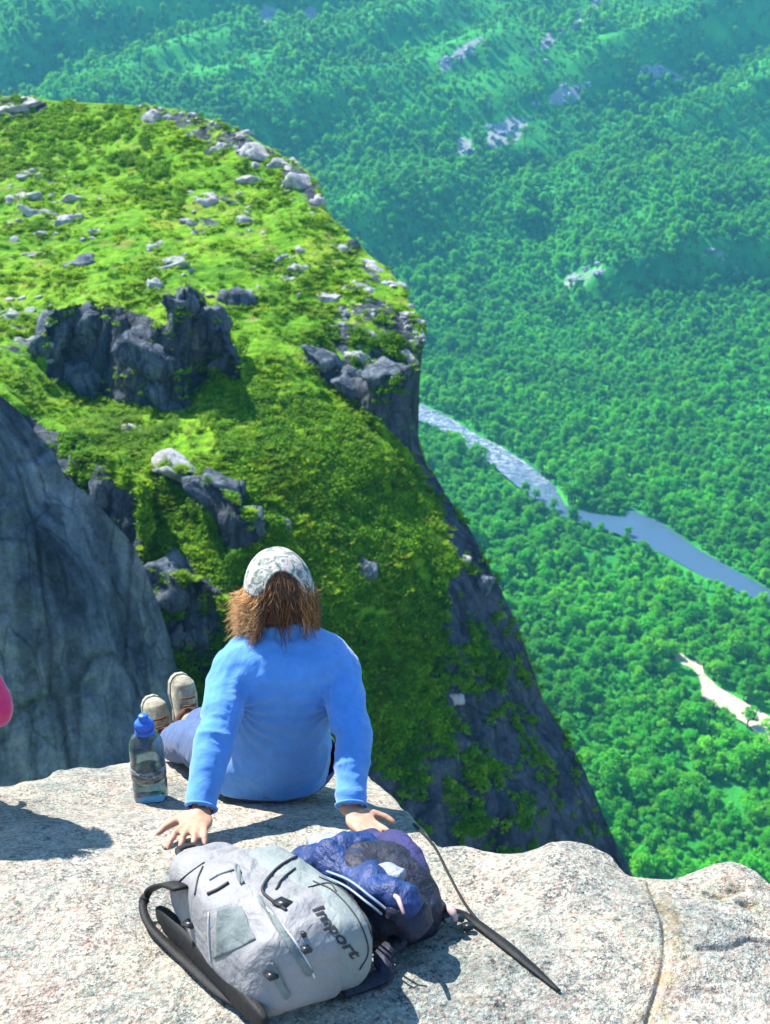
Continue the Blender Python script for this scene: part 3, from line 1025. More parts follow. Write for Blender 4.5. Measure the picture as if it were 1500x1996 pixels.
for i, (u, v, w, h, yaw, lab) in enumerate(rocks):
    y = float(spur_y(np.array([u]), np.array([v]))[0])
    hh = spur_bvh.ray_cast(Vector((0, 0, CAMZ)), Vector([float(q) for q in raydir(u, v)]).normalized())
    c = hh[0] if hh[0] is not None and abs(hh[0].y - y) < 25 else P(u, v, y)
    y = c.y
    d = y * CP - (c.z - CAMZ) * SP
    wm = w / F * d / 2 * 1.15; hm = h / F * d / 2 * 1.1
    big = w * h > 5000
    darkish = not any(t in ' '.join(lab.split()[:3]) for t in ('pale', 'white', 'small')) and any(t in lab.split(' beside ')[0].split(' left of ')[0].split(' right of ')[0].split(' just ')[0].split(' above the dark')[0].split(' of the dark')[0] for t in ('dark', 'steep', 'lip', 'tall',  'blue grey', 'purple', 'bare ledge', 'brown'))
    dep = wm * (0.75 if not big else 0.9)
    loc = np.array(c) + np.array([0, dep * 0.45, -hm * 0.38])
    yv = R(yaw)
    o = boulder('boulder', loc, (wm * 1.08, dep, hm * 0.98), yv * 0.6, 500 + i, dark_rock if darkish else boulder_mat,
                4, 0.24 if not big else 0.20, (R(-6), -yv * 0.75), 0.45)
    tag(o, lab, 'rock')
    rock_discs.append((u, v, w / 2, h / 2))

clusters = [
 ([(250,205),(380,212),(520,280),(620,350),(650,420),(600,420),(520,350),(400,290)], 44, (8, 24), 'small pale rubble stone along the rocky ridge of the spur', 'rubble along the ridge'),
 ([(0,340),(120,330),(210,400),(210,480),(80,500),(0,460)], 26, (8, 26), 'small pale stone among the boulders of the left meadow', 'stones of the left meadow'),
 ([(640,470),(700,490),(830,610),(830,690),(720,720),(640,640),(680,560)], 46, (8, 24), 'small grey stone scattered over the nose of the spur', 'stones on the nose of the spur'),
 ([(350,350),(520,380),(520,470),(340,470)], 14, (7, 20), 'small stone around the pinkish boulder in the upper meadow', 'stones around the pinkish boulder'),
 ([(0,580),(110,580),(110,720),(0,720)], 16, (8, 24), 'small pale stone in the jumble at the left edge of the spur', 'stones of the left jumble'),
 ([(500,470),(650,480),(640,600),(480,600)], 12, (7, 18), 'small stone on the bright grass right of the dark crag', 'stones on the bright grass'),
 ([(260,470),(400,480),(420,600),(280,600)], 18, (8, 24), 'small stone around the cap rock of the dark crag', 'stones around the cap rock'),
]
stone_meshes = []
for q in range(10):
    v, f = boulder_geo(900 + q, 3, 0.5)
    v = v * np.array([1, 0.8, 0.55]); nv = v / (np.linalg.norm(v, axis=1, keepdims=True) + 1e-9)
    v = v + nv * (fbm(v + q, 0.7, 4, q) * 0.22)[:, None]
    me = bpy.data.meshes.new('stone'); me.from_pydata(v.tolist(), [], f); me.update(); me.materials.append(boulder_mat); stone_meshes.append(me)
for poly, n_, (s0_, s1_), lab, grp in clusters:
    pu = [p_[0] for p_ in poly]; pv_ = [p_[1] for p_ in poly]; done = 0
    while done < n_:
        u = rng.uniform(min(pu), max(pu)); v = rng.uniform(min(pv_), max(pv_))
        if not inpoly(np.array([u]), np.array([v]), poly)[0]: continue
        hh = spur_bvh.ray_cast(Vector((0, 0, CAMZ)), Vector([float(q) for q in raydir(u, v)]).normalized())
        if hh[0] is None or hh[0].y > 240: done += 1; continue
        w = rng.uniform(s0_, s1_) * (1.5 if rng.random() < 0.15 else 1) / F * hh[0].y * 1.05 / 2
        o = bpy.data.objects.new('stone', stone_meshes[int(rng.integers(10))]); COL.objects.link(o)
        o.location = hh[0] + Vector((0, w * 0.2, -w * 0.05)); o.scale = (w, w, w * rng.uniform(0.7, 1.1)); o.rotation_euler = (rng.uniform(-.3, .3), rng.uniform(-.3, .3), rng.uniform(0, 6.28))
        tag(o, lab, 'stone', grp); done += 1

# ------------------------------------------------------------------ grass tufts and bushes on the spur
def card_cloud(seed, n, rx, rz_, s0, s1, upb=0.0):
    r = np.random.default_rng(seed)
    V, Fc = [], []
    for i in range(n):
        d = r.normal(size=3); d /= np.linalg.norm(d); d[2] = abs(d[2])
        q = d * np.array([rx, rx, rz_]) * r.uniform(0.45, 1.0)
        nn = d + r.normal(size=3) * 0.6; nn /= np.linalg.norm(nn)
        t = np.cross(nn, r.normal(size=3)); t /= np.linalg.norm(t)
        w = np.cross(nn, t); s = r.uniform(s0, s1)
        o = len(V)
        V += [tuple(q - t * s), tuple(q + w * s * .6), tuple(q + t * s), tuple(q - w * s * .6)]
        Fc.append((o, o + 1, o + 2, o + 3))
    return V, Fc
def blade_tuft(seed, n, h, spread, w):
    r = np.random.default_rng(seed)
    V, Fc = [], []
    for i in range(n):
        a = r.uniform(0, 6.283); b = np.array([math.cos(a), math.sin(a), 0]); s = np.array([-b[1], b[0], 0]) * w
        p0 = b * r.uniform(0, spread * 0.3); hh = h * r.uniform(0.6, 1.1)
        p1 = p0 + b * spread * 0.35 + np.array([0, 0, hh * 0.6]); p2 = p0 + b * spread * r.uniform(.7, 1.2) + np.array([0, 0, hh])
        o = len(V)
        V += [tuple(p0 - s), tuple(p0 + s), tuple(p1 + s * .7), tuple(p1 - s * .7), tuple(p2)]
        Fc += [(o, o + 1, o + 2, o + 3), (o + 3, o + 2, o + 4)]
    return V, Fc
grass_mat = mat_leaf('meadow_grass', [(0.22, 0.44, 0.012), (0.30, 0.48, 0.02), (0.15, 0.36, 0.010), (0.30, 0.40, 0.03)], 0.22, 0.05, 0.4)
bush_mat = mat_leaf('bush_leaves', [(0.04, 0.16, 0.012), (0.15, 0.38, 0.012), (0.06, 0.21, 0.012), (0.24, 0.46, 0.018)], 0.6, 0.09, 0.35)
# sources stand in real places on the spur: they are themselves plants of it
def source(name, geo, mat):
    me = bpy.data.meshes.new(name); me.from_pydata(geo[0], [], geo[1]); me.update(); me.materials.append(mat)
    return me
gsrc = [source('grass_tuft', blade_tuft(1, 26, 0.28, 0.40, 0.035), grass_mat), source('grass_tuft', blade_tuft(2, 34, 0.22, 0.5, 0.04), grass_mat),
        source('grass_tuft', card_cloud(3, 24, 0.45, 0.16, 0.08, 0.16), grass_mat)]
bsrc = [source('bush', card_cloud(4, 90, 0.8, 0.75, 0.10, 0.20), bush_mat), source('bush', card_cloud(5, 110, 1.0, 0.65, 0.10, 0.22), bush_mat),
        source('bush', card_cloud(6, 80, 0.6, 0.9, 0.09, 0.18), bush_mat)]
def holders(meshes):
    out = []
    for me in meshes:
        out.append(bpy.data.objects.new(me.name, me))   # data only, not linked: instanced by the scatter
    return out
# sample the mesh surface uniformly as seen
flatU = U_[:, :NTT].ravel(); flatV = V_.ravel(); flatP = SPD.reshape(-1, 3); flatR = RK.ravel()
cell = (np.linalg.norm(np.gradient(UV, axis=0), axis=-1) * np.linalg.norm(np.gradient(UV, axis=1), axis=-1)).ravel()
infr = (flatU > -140) & (flatV < 1720) & ~inpoly(flatU, flatV, [(-400, 560), (0, 790), (100, 900), (250, 1090), (330, 1300), (420, 1800), (-400, 1800)])
prob = cell * infr
rn = fbm(flatP, 5, 4, 90)
gprob = prob * np.where(flatR + 0.5 * rn > 0.5, 0.03, 1) * np.clip(0.4 + 1.5 * fbm(flatP, 4, 3, 97), 0.02, 2)
pick = rng.choice(len(flatP), 15000, p=gprob / gprob.sum())
pj = flatP[pick] + rng.normal(size=(len(pick), 3)) * 0.15
grass = scatter('meadow_grass', pj, rng.uniform(0.6, 1.35, len(pick)), rng.uniform(0, 6.28, len(pick)), rng.integers(0, 3, len(pick)), holders(gsrc), 'yellow green grass covering the top of the spur')
grass['category'] = 'grass'
bzone = inpoly(flatU, flatV, [(380,760),(560,740),(700,800),(850,960),(890,1100),(860,1260),(780,1450),(700,1560),(380,1560),(420,1100),(520,1050)]) * 1.0 \
      + inpoly(flatU, flatV, [(0,190),(250,205),(330,330),(380,360),(330,430),(200,330),(0,320)]) * 0.55 \
      + inpoly(flatU, flatV, [(260,940),(330,950),(410,1010),(440,1090),(330,1110),(280,1060)]) * 1.1 \
      + inpoly(flatU, flatV, [(640,600),(830,620),(800,700),(700,720),(600,660)]) * 0.4 \
      + inpoly(flatU, flatV, [(120,850),(260,880),(200,960),(130,920)]) * 0.6 \
      + inpoly(flatU, flatV, [(300,1150),(450,1150),(450,1500),(340,1400)]) * 0.3 \
      + inpoly(flatU, flatV, [(850,1000),(1000,1200),(1100,1600),(760,1650),(700,1500)]) * 0.16 + 0.02
bprob = prob * bzone * np.clip(0.40 + 2.2 * fbm(flatP, 2.2, 3, 95), 0.02, 2)
pick = rng.choice(len(flatP), 17000, p=bprob / bprob.sum())
bushes = scatter('shrubs', flatP[pick], rng.uniform(0.22, 0.85, len(pick)), rng.uniform(0, 6.28, len(pick)), rng.integers(0, 3, len(pick)), holders(bsrc), 'low dark green shrubs and ferns on the steep side of the spur')
bushes['category'] = 'shrubs'

# ================================================================== FOREGROUND SLAB
PRY = np.array([-1.0, 0.6, 1.2, 1.6, 1.9, 2.3, 2.62, 3.0, 3.5, 4.2, 6])
PRZ = np.array([-1.62, -1.62, -1.65, -1.71, -1.78, -1.90, -2.07, -2.27, -2.52, -2.90, -4.2]) + CAMZ
def prof(y):
    # smoothed profile
    return (np.interp(y - 0.12, PRY, PRZ) + 2 * np.interp(y, PRY, PRZ) + np.interp(y + 0.12, PRY, PRZ)) / 4
def plain_hit(u, v):
    u = np.asarray(u, float); v = np.asarray(v, float)
    dx, dy, dz = raydir(u, v)
    a = np.full(np.broadcast(u, v).shape, 0.02); b_ = np.full(a.shape, 5.5)
    for _ in range(40):
        m_ = (a + b_) / 2; t = m_ / dy
        low = (CAMZ + dz * t) < prof(m_)
        b_ = np.where(low, m_, b_); a = np.where(low, a, m_)
    t = b_ / dy
    return dx * t, b_
crack1 = smooth_path([(1262, 1745), (1275, 1790), (1292, 1840), (1291, 1900), (1272, 1960), (1250, 2040)], 200)
crack2 = smooth_path([(1360, 1872), (1420, 1868), (1462, 1852), (1500, 1850), (1560, 1840)], 120)
crack3 = smooth_path([(862, 1672), (885, 1725), (930, 1795), (985, 1860)], 24)
hole = [(1395, 1775), (1425, 1765), (1452, 1788)]
def crackxy(c):
    c = np.array(c); x, y = plain_hit(c[:, 0], c[:, 1]); return np.stack([x, y], -1)
CR = [(crackxy(crack1), 0.006, 0.010), (crackxy(crack2), 0.007, 0.010)]
MND = [(*[float(q[0]) for q in plain_hit(np.array([u]), np.array([v]))], r_, h_) for u, v, r_, h_ in
       [(1110, 1705, 0.11, 0.035), (1420, 1735, 0.10, 0.03), (930, 1700, 0.12, 0.02), (1180, 1790, 0.16, 0.02), (1400, 1830, 0.15, 0.03), (80, 1720, 0.3, 0.02), (1000, 1930, 0.2, 0.02)]]
HL = [tuple(float(q[0]) for q in plain_hit(np.array([u]), np.array([v]))) for u, v in hole]
def slab_extra(x, y, fine=True):
    z = 0
    for mx, my, r_, h_ in MND:
        z = z + h_ * np.exp(-((x - mx) ** 2 + (y - my) ** 2) / r_ ** 2)
    p = np.stack([x, y, 0 * x], -1)
    z = z + 0.034 * fbm(p, 0.42, 4, 201) * sstep(0, 0.6, np.abs(x + 0.3) + np.abs(y - 2.5))
    if fine:
        z = z + 0.009 * fbm(p, 0.09, 4, 202) + 0.016 * (ridged(p * np.array([1, 1.5, 1]), 0.55, 3, 204) - 0.3) * sstep(0.1, 0.5, np.abs(x + 0.2)) - 0.03 * sstep(0.35, 0.9, fbm(p, 0.3, 2, 206)) * sstep(0.3, 0.6, x)
        for c, w_, d_ in CR:
            dd = np.min(np.hypot(x[..., None] - c[:, 0], y[..., None] - c[:, 1]), -1)
            z = z - d_ * np.exp(-(dd / w_) ** 2)
        for hx, hy in HL:
            z = z - 0.02 * np.exp(-((x - hx) ** 2 / 0.02 ** 2 + (y - hy) ** 2 / 0.012 ** 2))
    return z
def slab_z(x, y):
    x = np.asarray(x, float); y = np.asarray(y, float)
    return float(prof(y) + slab_extra(np.atleast_1d(x), np.atleast_1d(y))[0])
def slab_hit(u, v, lift=0.0):
    """point on the rock under photo position (u, v), lifted"""
    dx, dy, dz = raydir(u, v)
    a, b_ = 0.02, 5.5
    for _ in range(36):
        m_ = (a + b_) / 2; t = m_ / dy
        if CAMZ + dz * t < slab_z(dx * t, m_) + lift: b_ = m_
        else: a = m_
    t = b_ / dy
    return Vector((float(dx * t), float(b_), float(CAMZ + dz * t)))

se = np.array([(-900,1620),(-300,1575),(-100,1548),(0,1530),(40,1524),(120,1508),(180,1497),(250,1490),(340,1452),(420,1425),(560,1425),(640,1440),(700,1480),(722,1508),(760,1540),(792,1572),(830,1618),(862,1652),(900,1652),(935,1662),(985,1678),(1015,1688),(1045,1686),(1075,1671),(1110,1667),(1150,1672),(1190,1688),(1225,1714),(1270,1718),(1320,1722),(1375,1712),(1418,1704),(1440,1710),(1470,1728),(1500,1745),(1700,1820),(2300,1980)], float)
NU, NV = 900, 330
us = np.concatenate([np.linspace(-900, -120, 60)[:-1], np.linspace(-120, 1620, NU - 120), np.linspace(1620, 2300, 61)])
ve = np.interp(us, se[:, 0], se[:, 1]) + 2.5 * fbm(np.stack([us / 22, 0 * us, 0 * us], -1), 1, 3, 210)
tv_ = np.linspace(0, 1, NV)
Vg = ve[None, :] + (2010 - ve[None, :]) * tv_[:, None]
far_rows = np.array([2040, 2090, 2160, 2260, 2400, 2600, 2900, 3400, 4300, 5800])
Vg = np.concatenate([Vg, np.repeat(far_rows[:, None], len(us), 1)], 0)
Ug = np.repeat(us[None, :], Vg.shape[0], 0)
sx, sy = plain_hit(Ug, Vg)
szz = np.empty(sx.shape); flatx = sx.ravel(); flaty = sy.ravel(); flz = np.empty(len(flatx))
for i in range(0, len(flatx), 40000):
    a_, b__ = flatx[i:i + 40000], flaty[i:i + 40000]
    flz[i:i + 40000] = prof(b__) + slab_extra(a_, b__)
szz = flz.reshape(sx.shape)
# edge rolls over
roll = np.zeros(szz.shape); roll[:10] = (np.linspace(1, 0, 10)[:, None] ** 2) * 0.012
szz = szz - roll
G = np.stack([sx, sy, szz], -1)
e0 = G[0]
rd = np.stack(raydir(us, ve), -1)
hd = rd[:, :2] / np.linalg.norm(rd[:, :2], axis=1, keepdims=True)
sk = []
for dist_, drop in ((0.02, 0.03), (0.06, 0.12), (0.14, 0.4), (0.22, 1.0), (0.1, 2.4), (0.3, 6), (0.6, 16), (1.0, 45)):
    q = e0.copy(); q[:, :2] += hd * dist_; q[:, 2] -= drop
    q = q + fbm(q, 0.6, 3, 220)[:, None] * min(0.12, dist_ * 0.6)
    sk.append(q[None])
G = np.concatenate(sk[::-1] + [G], 0)
slab = mesh_obj('rock_slab', G.reshape(-1, 3), grid_faces(G.shape[0], G.shape[1]), mat_granite())
lich = np.zeros(G.shape[:2])
for c, w_, d_ in CR[:1]:
    X_, Y_ = G[..., 0], G[..., 1]
    for cc in c:
        lich = np.maximum(lich, np.exp(-(((X_ - cc[0] - 0.01) / 0.035) ** 2 + ((Y_ - cc[1]) / 0.03) ** 2)))
for hx, hy in HL:
    lich = np.maximum(lich, 0.7 * np.exp(-(((G[..., 0] - hx) / 0.05) ** 2 + ((G[..., 1] - hy) / 0.04) ** 2)))
set_attr(slab, 'lichen', lich.ravel())
slab['kind'] = 'structure'

# ================================================================== PEOPLE
def ellipsoid(c, r, rot=None, seg=24, rings=16):
    V = []; Fc = []
    for i in range(rings + 1):
        th = math.pi * i / rings
        for j in range(seg):
            ph = 2 * math.pi * j / seg
            q = Vector((math.sin(th) * math.cos(ph) * r[0], math.sin(th) * math.sin(ph) * r[1], math.cos(th) * r[2]))
            if rot: q = rot @ q
            V.append(q + Vector(c))
    for i in range(rings):
        for j in range(seg):
            a = i * seg + j; b = i * seg + (j + 1) % seg
            Fc.append((a, a + seg, b + seg, b))
    return V, Fc

def capsule(a, b, ra, rb, seg=16, flat=1.0):
    a = Vector(a); b = Vector(b)
    n = 5
    d = (b - a); L = max(d.length, 1e-6); t = d / L
    pts, rad = [], []
    for i in range(n):
        s = math.pi / 2 * i / (n - 1) * 0.98
        pts.append(a - t * ra * math.cos(s)); rad.append(max(ra * math.sin(s), ra * 0.06))
    for i in range(n):
        s = math.pi / 2 * (1 - i / (n - 1)) * 0.98
        pts.append(b + t * rb * math.cos(s)); rad.append(max(rb * math.sin(s), rb * 0.06))
    return tube(pts, rad, seg)

def loft(rings, seg=32):
    """rings: centre, half width vector, half depth vector -> closed body"""
    V, Fc = [], []
    for c, a, b in rings:
        for k in range(seg):
            th = 2 * math.pi * k / seg
            ct, st = math.cos(th), math.sin(th)
            ct = math.copysign(abs(ct) ** 0.85, ct); st = math.copysign(abs(st) ** 0.85, st)
            V.append(Vector(c) + Vector(a) * ct + Vector(b) * st)
    n = len(rings)
    for i in range(n - 1):
        for k in range(seg):
            q = i * seg + k; w = i * seg + (k + 1) % seg
            Fc.append((q, w, w + seg, q + seg))
    Fc.append(tuple(range(seg - 1, -1, -1)))
    Fc.append(tuple((n - 1) * seg + k for k in range(seg)))
    return V, Fc

def remesh(name, parts, voxel, mat, parent, smooth_it=6, disp=None, cut=None, sm=0.5):
    V, Fc = join(parts)
    bm = bmesh.new()
    vs = [bm.verts.new(v) for v in V]
    for f in Fc:
        try: bm.faces.new([vs[i] for i in f])
        except ValueError: pass
    bmesh.ops.recalc_face_normals(bm, faces=bm.faces[:])
    me = bpy.data.meshes.new(name); bm.to_mesh(me); bm.free()
    o = bpy.data.objects.new(name, me); COL.objects.link(o)
    md = o.modifiers.new('r', 'REMESH'); md.mode = 'VOXEL'; md.voxel_size = voxel
    s = o.modifiers.new('s', 'SMOOTH'); s.iterations = smooth_it; s.factor = sm
    dg = bpy.context.evaluated_depsgraph_get()
    me2 = bpy.data.meshes.new_from_object(o.evaluated_get(dg))
    bpy.data.objects.remove(o)
    me2.name = name
    n = len(me2.vertices)
    co = np.empty(n * 3); me2.vertices.foreach_get('co', co); co = co.reshape(-1, 3)
    no = np.empty(n * 3); me2.vertices.foreach_get('normal', no); no = no.reshape(-1, 3)
    if disp is not None:
        co = disp(co, no)
        me2.vertices.foreach_set('co', co.ravel())
    if cut is not None:
        rem = cut(co)
        bm = bmesh.new(); bm.from_mesh(me2); bm.verts.ensure_lookup_table()
        bmesh.ops.delete(bm, geom=[bm.verts[i] for i in np.nonzero(rem)[0]], context='VERTS')
        bm.to_mesh(me2); bm.free()
    me2.update()
    me2.materials.clear(); me2.materials.append(mat)
    me2.polygons.foreach_set('use_smooth', [True] * len(me2.polygons))
    o = bpy.data.objects.new(name, me2); COL.objects.link(o)
    if parent: o.parent = parent; o.matrix_parent_inverse = parent.matrix_world.inverted()
    return o

def chain(pts, rads):
    return [capsule(pts[i], pts[i + 1], rads[i], rads[i + 1]) for i in range(len(pts) - 1)]

def hand_parts(wrist, d, up, side, s=1.0, curl=0.25, drop=None):
    """wrist point, direction of the fingers, back-of-hand normal, side = +1 if the thumb lies along d x up"""
    d = Vector(d).normalized(); up = Vector(up).normalized()
    x = d.cross(up).normalized() * side          # towards the thumb
    up = x.cross(d).normalized() * (1 if x.cross(d).dot(up) > 0 else -1)
    parts = []
    pal = wrist + d * 0.052 * s
    M = Matrix((x, d, up)).transposed()
    parts.append(ellipsoid(pal, (0.040 * s, 0.052 * s, 0.0155 * s), M, 20, 12))
    parts.append(capsule(wrist - d * 0.02 * s, wrist + d * 0.025 * s, 0.024 * s, 0.022 * s))
    for i, (off, ln, spread) in enumerate(((0.028, 0.072, 0.20), (0.010, 0.080, 0.05), (-0.009, 0.074, -0.09), (-0.027, 0.058, -0.24))):
        k0 = wrist + d * 0.060 * s + x * off * 0.8 * s
        k1 = wrist + d * 0.092 * s + x * off * s + up * 0.004 * s
        fd = (d + x * spread).normalized()
        j1 = k1 + (fd + up * 0.16).normalized() * ln * 0.45 * s
        j2 = j1 + (fd - up * curl).normalized() * ln * 0.32 * s
        j3 = j2 + (fd - up * curl * 1.7).normalized() * ln * 0.25 * s
        parts += chain([k0, k1, j1, j2, j3], [0.011 * s, 0.0095 * s, 0.0083 * s, 0.0076 * s, 0.0062 * s])
    t0 = wrist + d * 0.020 * s + x * 0.020 * s
    t1 = t0 + (d * 0.5 + x * 0.75 - up * 0.1).normalized() * 0.038 * s
    t2 = t1 + (d * 0.75 + x * 0.6 - up * 0.1).normalized() * 0.032 * s
    t3 = t2 + (d * 0.9 + x * 0.35 - up * 0.15).normalized() * 0.024 * s
    parts += chain([t0, t1, t2, t3], [0.015 * s, 0.0115 * s, 0.010 * s, 0.0075 * s])
    return parts

def mat_cloth(name, col, rough=0.9, fold=9.0, fd=0.006, weave=420, sheen=0.3, var=0.12):
    m, nt, b = new_mat(name, rough, 0.15)
    k = NT(nt); p = wscale(k)
    n = k.noise(k.mapped(p, (1, 1, 0.5)), fold, 4, 0.55, 0.8)
    w = k.noise(p, weave, 2, 0.5)
    lo = tuple(c * (1 - var) for c in col); hi = tuple(min(1, c * (1 + var)) for c in col)
    k.l(k.ramp(k.noise(p, 30, 4, 0.7), [(0.3, lo), (0.7, hi)]), b.inputs['Base Color'])
    b.inputs['Sheen Weight'].default_value = sheen
    k.bump(k.math('ADD', n, k.math('MULTIPLY', w, 0.06)), 0.8, fd, b)
    return m

def mat_skin(name='skin', col=(0.46, 0.25, 0.165)):
    m, nt, b = new_mat(name, 0.55, 0.35)
    k = NT(nt); p = wscale(k)
    k.l(k.ramp(k.noise(p, 60, 4, 0.6), [(0.3, tuple(c * 0.86 for c in col)), (0.7, tuple(min(1, c * 1.12) for c in col))]), b.inputs['Base Color'])
    b.inputs['Subsurface Weight'].default_value = 0.12
    b.inputs['Subsurface Radius'].default_value = (0.012, 0.005, 0.003)
    k.bump(k.noise(p, 260, 3, 0.6), 0.25, 0.001, b)
    return m
skin = mat_skin()

def head_parts(c, fwd, s=1.0):
    """skull, jaw, nose, ears around centre c looking along fwd"""
    f = Vector(fwd).normalized(); up = (Vector((0, 0, 1)) - f * f.z).normalized(); x = f.cross(up)
    M = Matrix((x, f, up)).transposed()
    A_ = lambda a, b, d: c + x * a * s + f * b * s + up * d * s
    pr = [ellipsoid(A_(0, -0.008, 0.022), (0.072 * s, 0.092 * s, 0.088 * s), M),
          ellipsoid(A_(0, 0.030, -0.045), (0.052 * s, 0.055 * s, 0.062 * s), M),
          capsule(A_(0, 0.082, 0.0), A_(0, 0.102, -0.028), 0.008 * s, 0.013 * s),
          ellipsoid(A_(0, 0.078, -0.062), (0.022 * s, 0.012 * s, 0.009 * s), M),
          ellipsoid(A_(0, 0.074, -0.092), (0.020 * s, 0.016 * s, 0.016 * s), M)]
    for sd in (-1, 1):
        pr.append(ellipsoid(A_(0.073 * sd, -0.005, -0.01), (0.010 * s, 0.018 * s, 0.030 * s), M))
        pr.append(ellipsoid(A_(0.034 * sd, 0.062, -0.025), (0.022 * s, 0.016 * s, 0.014 * s), M))
        pr.append(ellipsoid(A_(0.031 * sd, 0.077, 0.018), (0.020 * s, 0.010 * s, 0.007 * s), M))
    return pr, M, A_

eye_mat = plain('eye_white', (0.75, 0.73, 0.70), 0.2, 0.5)

def person(label, J, cloth, trousers, bootm, shirtname='shirt', scale=1.0, slip=None):
    root = empty('person', J['pelvis'] - Vector((0, 0, 0.11)), label, 'person')
    vox = 0.0045
    def torso(e):
        rr = []
        for c, a, b in J['torso']:
            a = Vector(a); b = Vector(b)
            rr.append((c, a * (1 + e / a.length), b * (1 + e / b.length)))
        tr = [chain([J['neck'] - Vector((0, 0, 0.03)), J['neck'].lerp(J['sh' + q], 0.55) - Vector((0, 0, 0.012)), J['sh' + q]], [0.050 + e, 0.046 + e, 0.046 + e]) for q in 'LR']
        return [loft(rr)] + tr[0] + tr[1]
    arms = {}
    for sd in ('L', 'R'):
        sh, el, wr = J['sh' + sd], J['el' + sd], J['wr' + sd]
        arms[sd] = (sh, el, wr)
    def armp(sd, e, endext=0.0):
        sh, el, wr = arms[sd]
        m1 = sh.lerp(el, 0.45); m2 = el.lerp(wr, 0.35)
        w2 = wr + (wr - el).normalized() * endext
        return chain([sh, m1, el, m2, w2], [0.047 + e, 0.042 + e, 0.035 + e, 0.035 + e, (0.024 if endext == 0 else 0.025) + e])
    def legp(sd, e):
        hp, kn, an = J['hp' + sd], J['kn' + sd], J['an' + sd]
        m1 = hp.lerp(kn, 0.4); m2 = kn.lerp(an, 0.35)
        return chain([hp, m1, kn, m2, an], [0.088 + e, 0.075 + e, 0.056 + e, 0.055 + e, 0.036 + e])
    hp_, M, A_ = head_parts(J['head'], J['look'])
    hands = []
    for sd in ('L', 'R'):
        if J.get('hand' + sd):
            hands += hand_parts(J['wr' + sd], *J['hand' + sd])
    # one continuous body, feet and hands included
    feet = []
    for sd in ('L', 'R'):
        an = J['an' + sd]; fd = Vector(J['foot' + sd]).normalized()
        lg = (J['kn' + sd] - an).normalized(); sn = (lg - fd * lg.dot(fd)).normalized()
        feet += chain([an, an - sn * 0.030 + fd * 0.06, an - sn * 0.038 + fd * 0.14], [0.034, 0.026, 0.018])
    body = remesh('body', torso(-0.020) + hp_ + chain([J['neck'], J['head'] + Vector((0, 0.0, -0.05))], [0.050, 0.047]) +
                  armp('L', -0.005) + armp('R', -0.005) + legp('L', -0.008) + legp('R', -0.008) + hands + feet, vox, skin, root, 4)
    for sdn in (-1, 1):
        v, f = ellipsoid(A_(0.031 * sdn, 0.070, 0.004), (0.0125, 0.0125, 0.0125), None, 14, 10)
        mesh_obj('eye', v, f, eye_mat, root)
    # trousers
    def tdisp(co, no):
        return co + no * (0.005 * fbm(co * np.array([1, 1, 1.6]), 0.07, 3, 301))[:, None]
    pel = [ellipsoid(J['pelvis'] - Vector((0, 0, 0.005)), (0.166, 0.130, 0.110))]
    def tcut(co):
        r = np.zeros(len(co), bool)
        for sd in ('L', 'R'):
            an = np.array(J['an' + sd]); ax = np.array((J['an' + sd] - J['kn' + sd]).normalized())
            r |= ((co - an) @ ax > -0.150) & (np.linalg.norm(co - an, axis=1) < 0.26)
        pv = np.array(J['pelvis'])
        r |= (co[:, 2] > pv[2] - 0.024) & (np.linalg.norm(co - pv, axis=1) < 0.2) & (co[:, 1] < pv[1] + 0.03)
        return r
    trs = remesh('trousers', pel + legp('L', 0.010) + legp('R', 0.010), 0.006, trousers, root, 6, tdisp, tcut)
    sol = trs.modifiers.new('thickness', 'SOLIDIFY'); sol.thickness = 0.003
    # shirt
    def sdisp(co, no):
        q = co * np.array([1.0, 1.0, 0.45])
        w = 0.006 * (ridged(q + fbm(co, 0.2, 2, 315)[:, None] * 0.06, 0.095, 3, 311) - 0.35) + 0.006 * fbm(co, 0.16, 2, 312)
        for sd in ('L', 'R'):
            el = np.array(J['el' + sd]); ax = np.array((J['wr' + sd] - J['sh' + sd]).normalized())
            dd = co - el; along = dd @ ax
            near_ = np.exp(-(along / 0.07) ** 2) * (np.linalg.norm(dd - np.outer(along, ax), axis=1) < 0.09)
            w = w + near_ * 0.0045 * ridged(np.stack([along, 0.35 * co[:, 0], 0.35 * co[:, 2]], -1), 0.035, 2, 313)
            sh = np.array(J['sh' + sd]) - np.array([0, 0, 0.08])
            ds = co - sh; rr = np.linalg.norm(ds, axis=1)
            ang = np.arctan2(ds[:, 2], ds[:, 0])
            w = w + np.exp(-(rr / 0.13) ** 2) * 0.0035 * np.sin(ang * 15 + 3 * fbm(co, 0.08, 2, 314))
        return co + no * np.maximum(w, -0.004)[:, None]
    def scut(co):
        r = np.zeros(len(co), bool)
        for sd in ('L', 'R'):
            wr = np.array(J['wr' + sd]); ax = np.array((J['wr' + sd] - J['el' + sd]).normalized())
            r |= ((co - wr) @ ax > -0.004) & (np.linalg.norm(co - wr, axis=1) < 0.10)
        nk = np.array(J['neck']); na = np.array((J['head'] - J['neck']).normalized())
        r |= ((co - nk) @ na > 0.030) & (np.linalg.norm(co - nk, axis=1) < 0.12)
        pz = J['pelvis'].z - 0.040
        r |= (co[:, 2] < pz) & (np.linalg.norm(co - np.array(J['pelvis']), axis=1) < 0.2)
        return r
    shirt = remesh(shirtname, torso(0.008) + chain([J['neck'] - Vector((0, 0, 0.03)), J['neck'] + (J['head'] - J['neck']) * 0.35], [0.066, 0.058]) +
                   armp('L', 0.009, 0.01) + armp('R', 0.009, 0.01), 0.0055, cloth, root, 5, sdisp, scut)
    sol = shirt.modifiers.new('thickness', 'SOLIDIFY'); sol.thickness = 0.003
